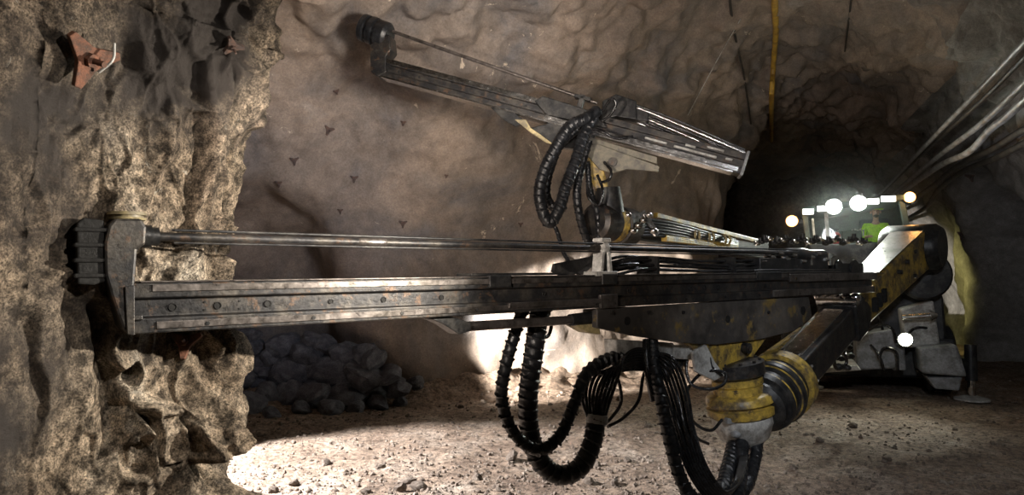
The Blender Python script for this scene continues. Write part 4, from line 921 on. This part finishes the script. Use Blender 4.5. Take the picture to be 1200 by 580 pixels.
# ------------------------------------------------------------------ light
def spot(name, loc, aim, power, size, blend, col, rad=.08):
    l = bpy.data.lights.new(name, 'SPOT'); l.energy = power; l.spot_size = R(size); l.spot_blend = blend; l.color = col; l.shadow_soft_size = rad
    o = bpy.data.objects.new(name, l); C.objects.link(o); o.location = loc
    o.rotation_euler = (Vector(aim)-Vector(loc)).to_track_quat('-Z', 'Y').to_euler(); return o
def point(name, loc, power, col, rad=.08):
    l = bpy.data.lights.new(name, 'POINT'); l.energy = power; l.color = col; l.shadow_soft_size = rad
    o = bpy.data.objects.new(name, l); C.objects.link(o); o.location = loc; return o
spot('crosscut_floodlight', (-6.2, 4.3, 1.0), (-3.25, 12.0, .95), 26000, 21, .3, (1.0, .93, .84), .05)
spot('floor_floodlight', (-6.2, 3.9, 2.6), (-4.3, 5.3, .0), 5600, 60, .4, (1.0, .97, .96), .05)
spot('pillar_worklight', (-0.7, 3.5, 2.25), (-3.1, 2.2, 1.7), 520, 110, 1.0, (1.0, .9, .76), .03)
spot('corner_fill', (0.9, 1.6, 3.4), (-3.0, 1.9, 1.3), 330, 70, .8, (1.0, .91, .8), .04)  # added unseen spot that lifts the rock corner from the front
spot('wall_fill', (-1.9, 0.9, 2.3), (-3.2, 10.5, 2.9), 1000, 50, .9, (1.0, .86, .74), .12)  # added off-frame fill that lights the back wall past the corner
spot('high_fill', (-1.2, 4.2, 3.4), (-5.4, 8.2, 5.8), 1050, 75, 1.0, (1.0, .89, .78), .3)  # invented source to brighten the upper back wall
spot('cool_fill', (-2.4, 5.0, 3.0), (-7.8, 8.4, 3.0), 300, 60, 1.0, (.75, .82, 1.0), .4)  # bluish spot put in to tint the shaded niche
spot('feed_fill', (0.9, 2.4, 3.2), (1.2, 6.6, 1.1), 430, 70, .8, (.92, .95, 1.0), .2)  # extra spot added to brighten the feed and rotation head
spot('roof_fill', (-0.6, 4.0, 2.6), (-1.8, 11.5, 6.0), 280, 70, 1.0, (1.0, .92, .86), .2)  # unseen fill added for the tunnel roof
spot('overhead_fill', (0.6, 8.6, 4.9), (-0.7, 6.3, 2.0), 300, 75, .9, (.93, .96, 1.0), .08)  # added from above to put highlights on the feed hoses and rail
spot('haunch_fill', (1.5, 8.0, 2.2), (4.2, 12.2, 3.6), 250, 60, .9, (.9, .92, 1.0), .1)  # added fill for the grey rock of the right haunch
spot('back_worklight', (1.9, 18.6, 2.6), (4.3, 22.0, 1.0), 300, 84, .8, (.95, .85, .3), .2)
for c in lamps: point('lamp_glow', c+Vector((0, -.2, 0)), 17, (.93, 1, .85), .05)
for c in lamps: spot('cab_beam', c+Vector((0, -.1, 0)), c+Vector((-1.0, -6, -2.0)), 210, 110, .8, (.93, 1.0, .9), .08)
for c in amb: point('amber_glow', c+Vector((0, -.16, 0)), 6, (1, .5, .15), .05)
spot('headlight_beam', fl_+Vector((0, -.1, 0)), fl_+Vector((-.8, -5, -1.0)), 60, 100, .8, (1, 1, .85), .06)
point('cab_dome_light', onY(1010, 252, CY+.5), 4.5, (.7, 1.0, .85), .05)
hz, nt, b = nmat('thin scatter'); nt.nodes.remove(b); vs = N(nt, 'ShaderNodeVolumeScatter', Density=0.011, Anisotropy=0.5); nt.links.new(vs.outputs[0], nt.nodes['Material Output'].inputs['Volume'])  # scatter volume added in place of lens bloom around the lamps
m = MB(); m.box(-.9, 3.0, 11.6, 13.2, 2.35, 3.9); o = m.build('bloom_haze', hz); tag(o, 'thin scatter haze added for lens bloom around the lamps of the drilling rig', 'haze', kind='stuff')
w = bpy.data.worlds.new('world'); bpy.context.scene.world = w; w.use_nodes = True
w.node_tree.nodes['Background'].inputs[0].default_value = (.6, .65, .75, 1); w.node_tree.nodes['Background'].inputs[1].default_value = .002
vs_ = bpy.context.scene.view_settings; vs_.view_transform = 'Standard'; vs_.look = 'None'; vs_.gamma = 1; vs_.exposure = 0; vs_.use_curve_mapping = False
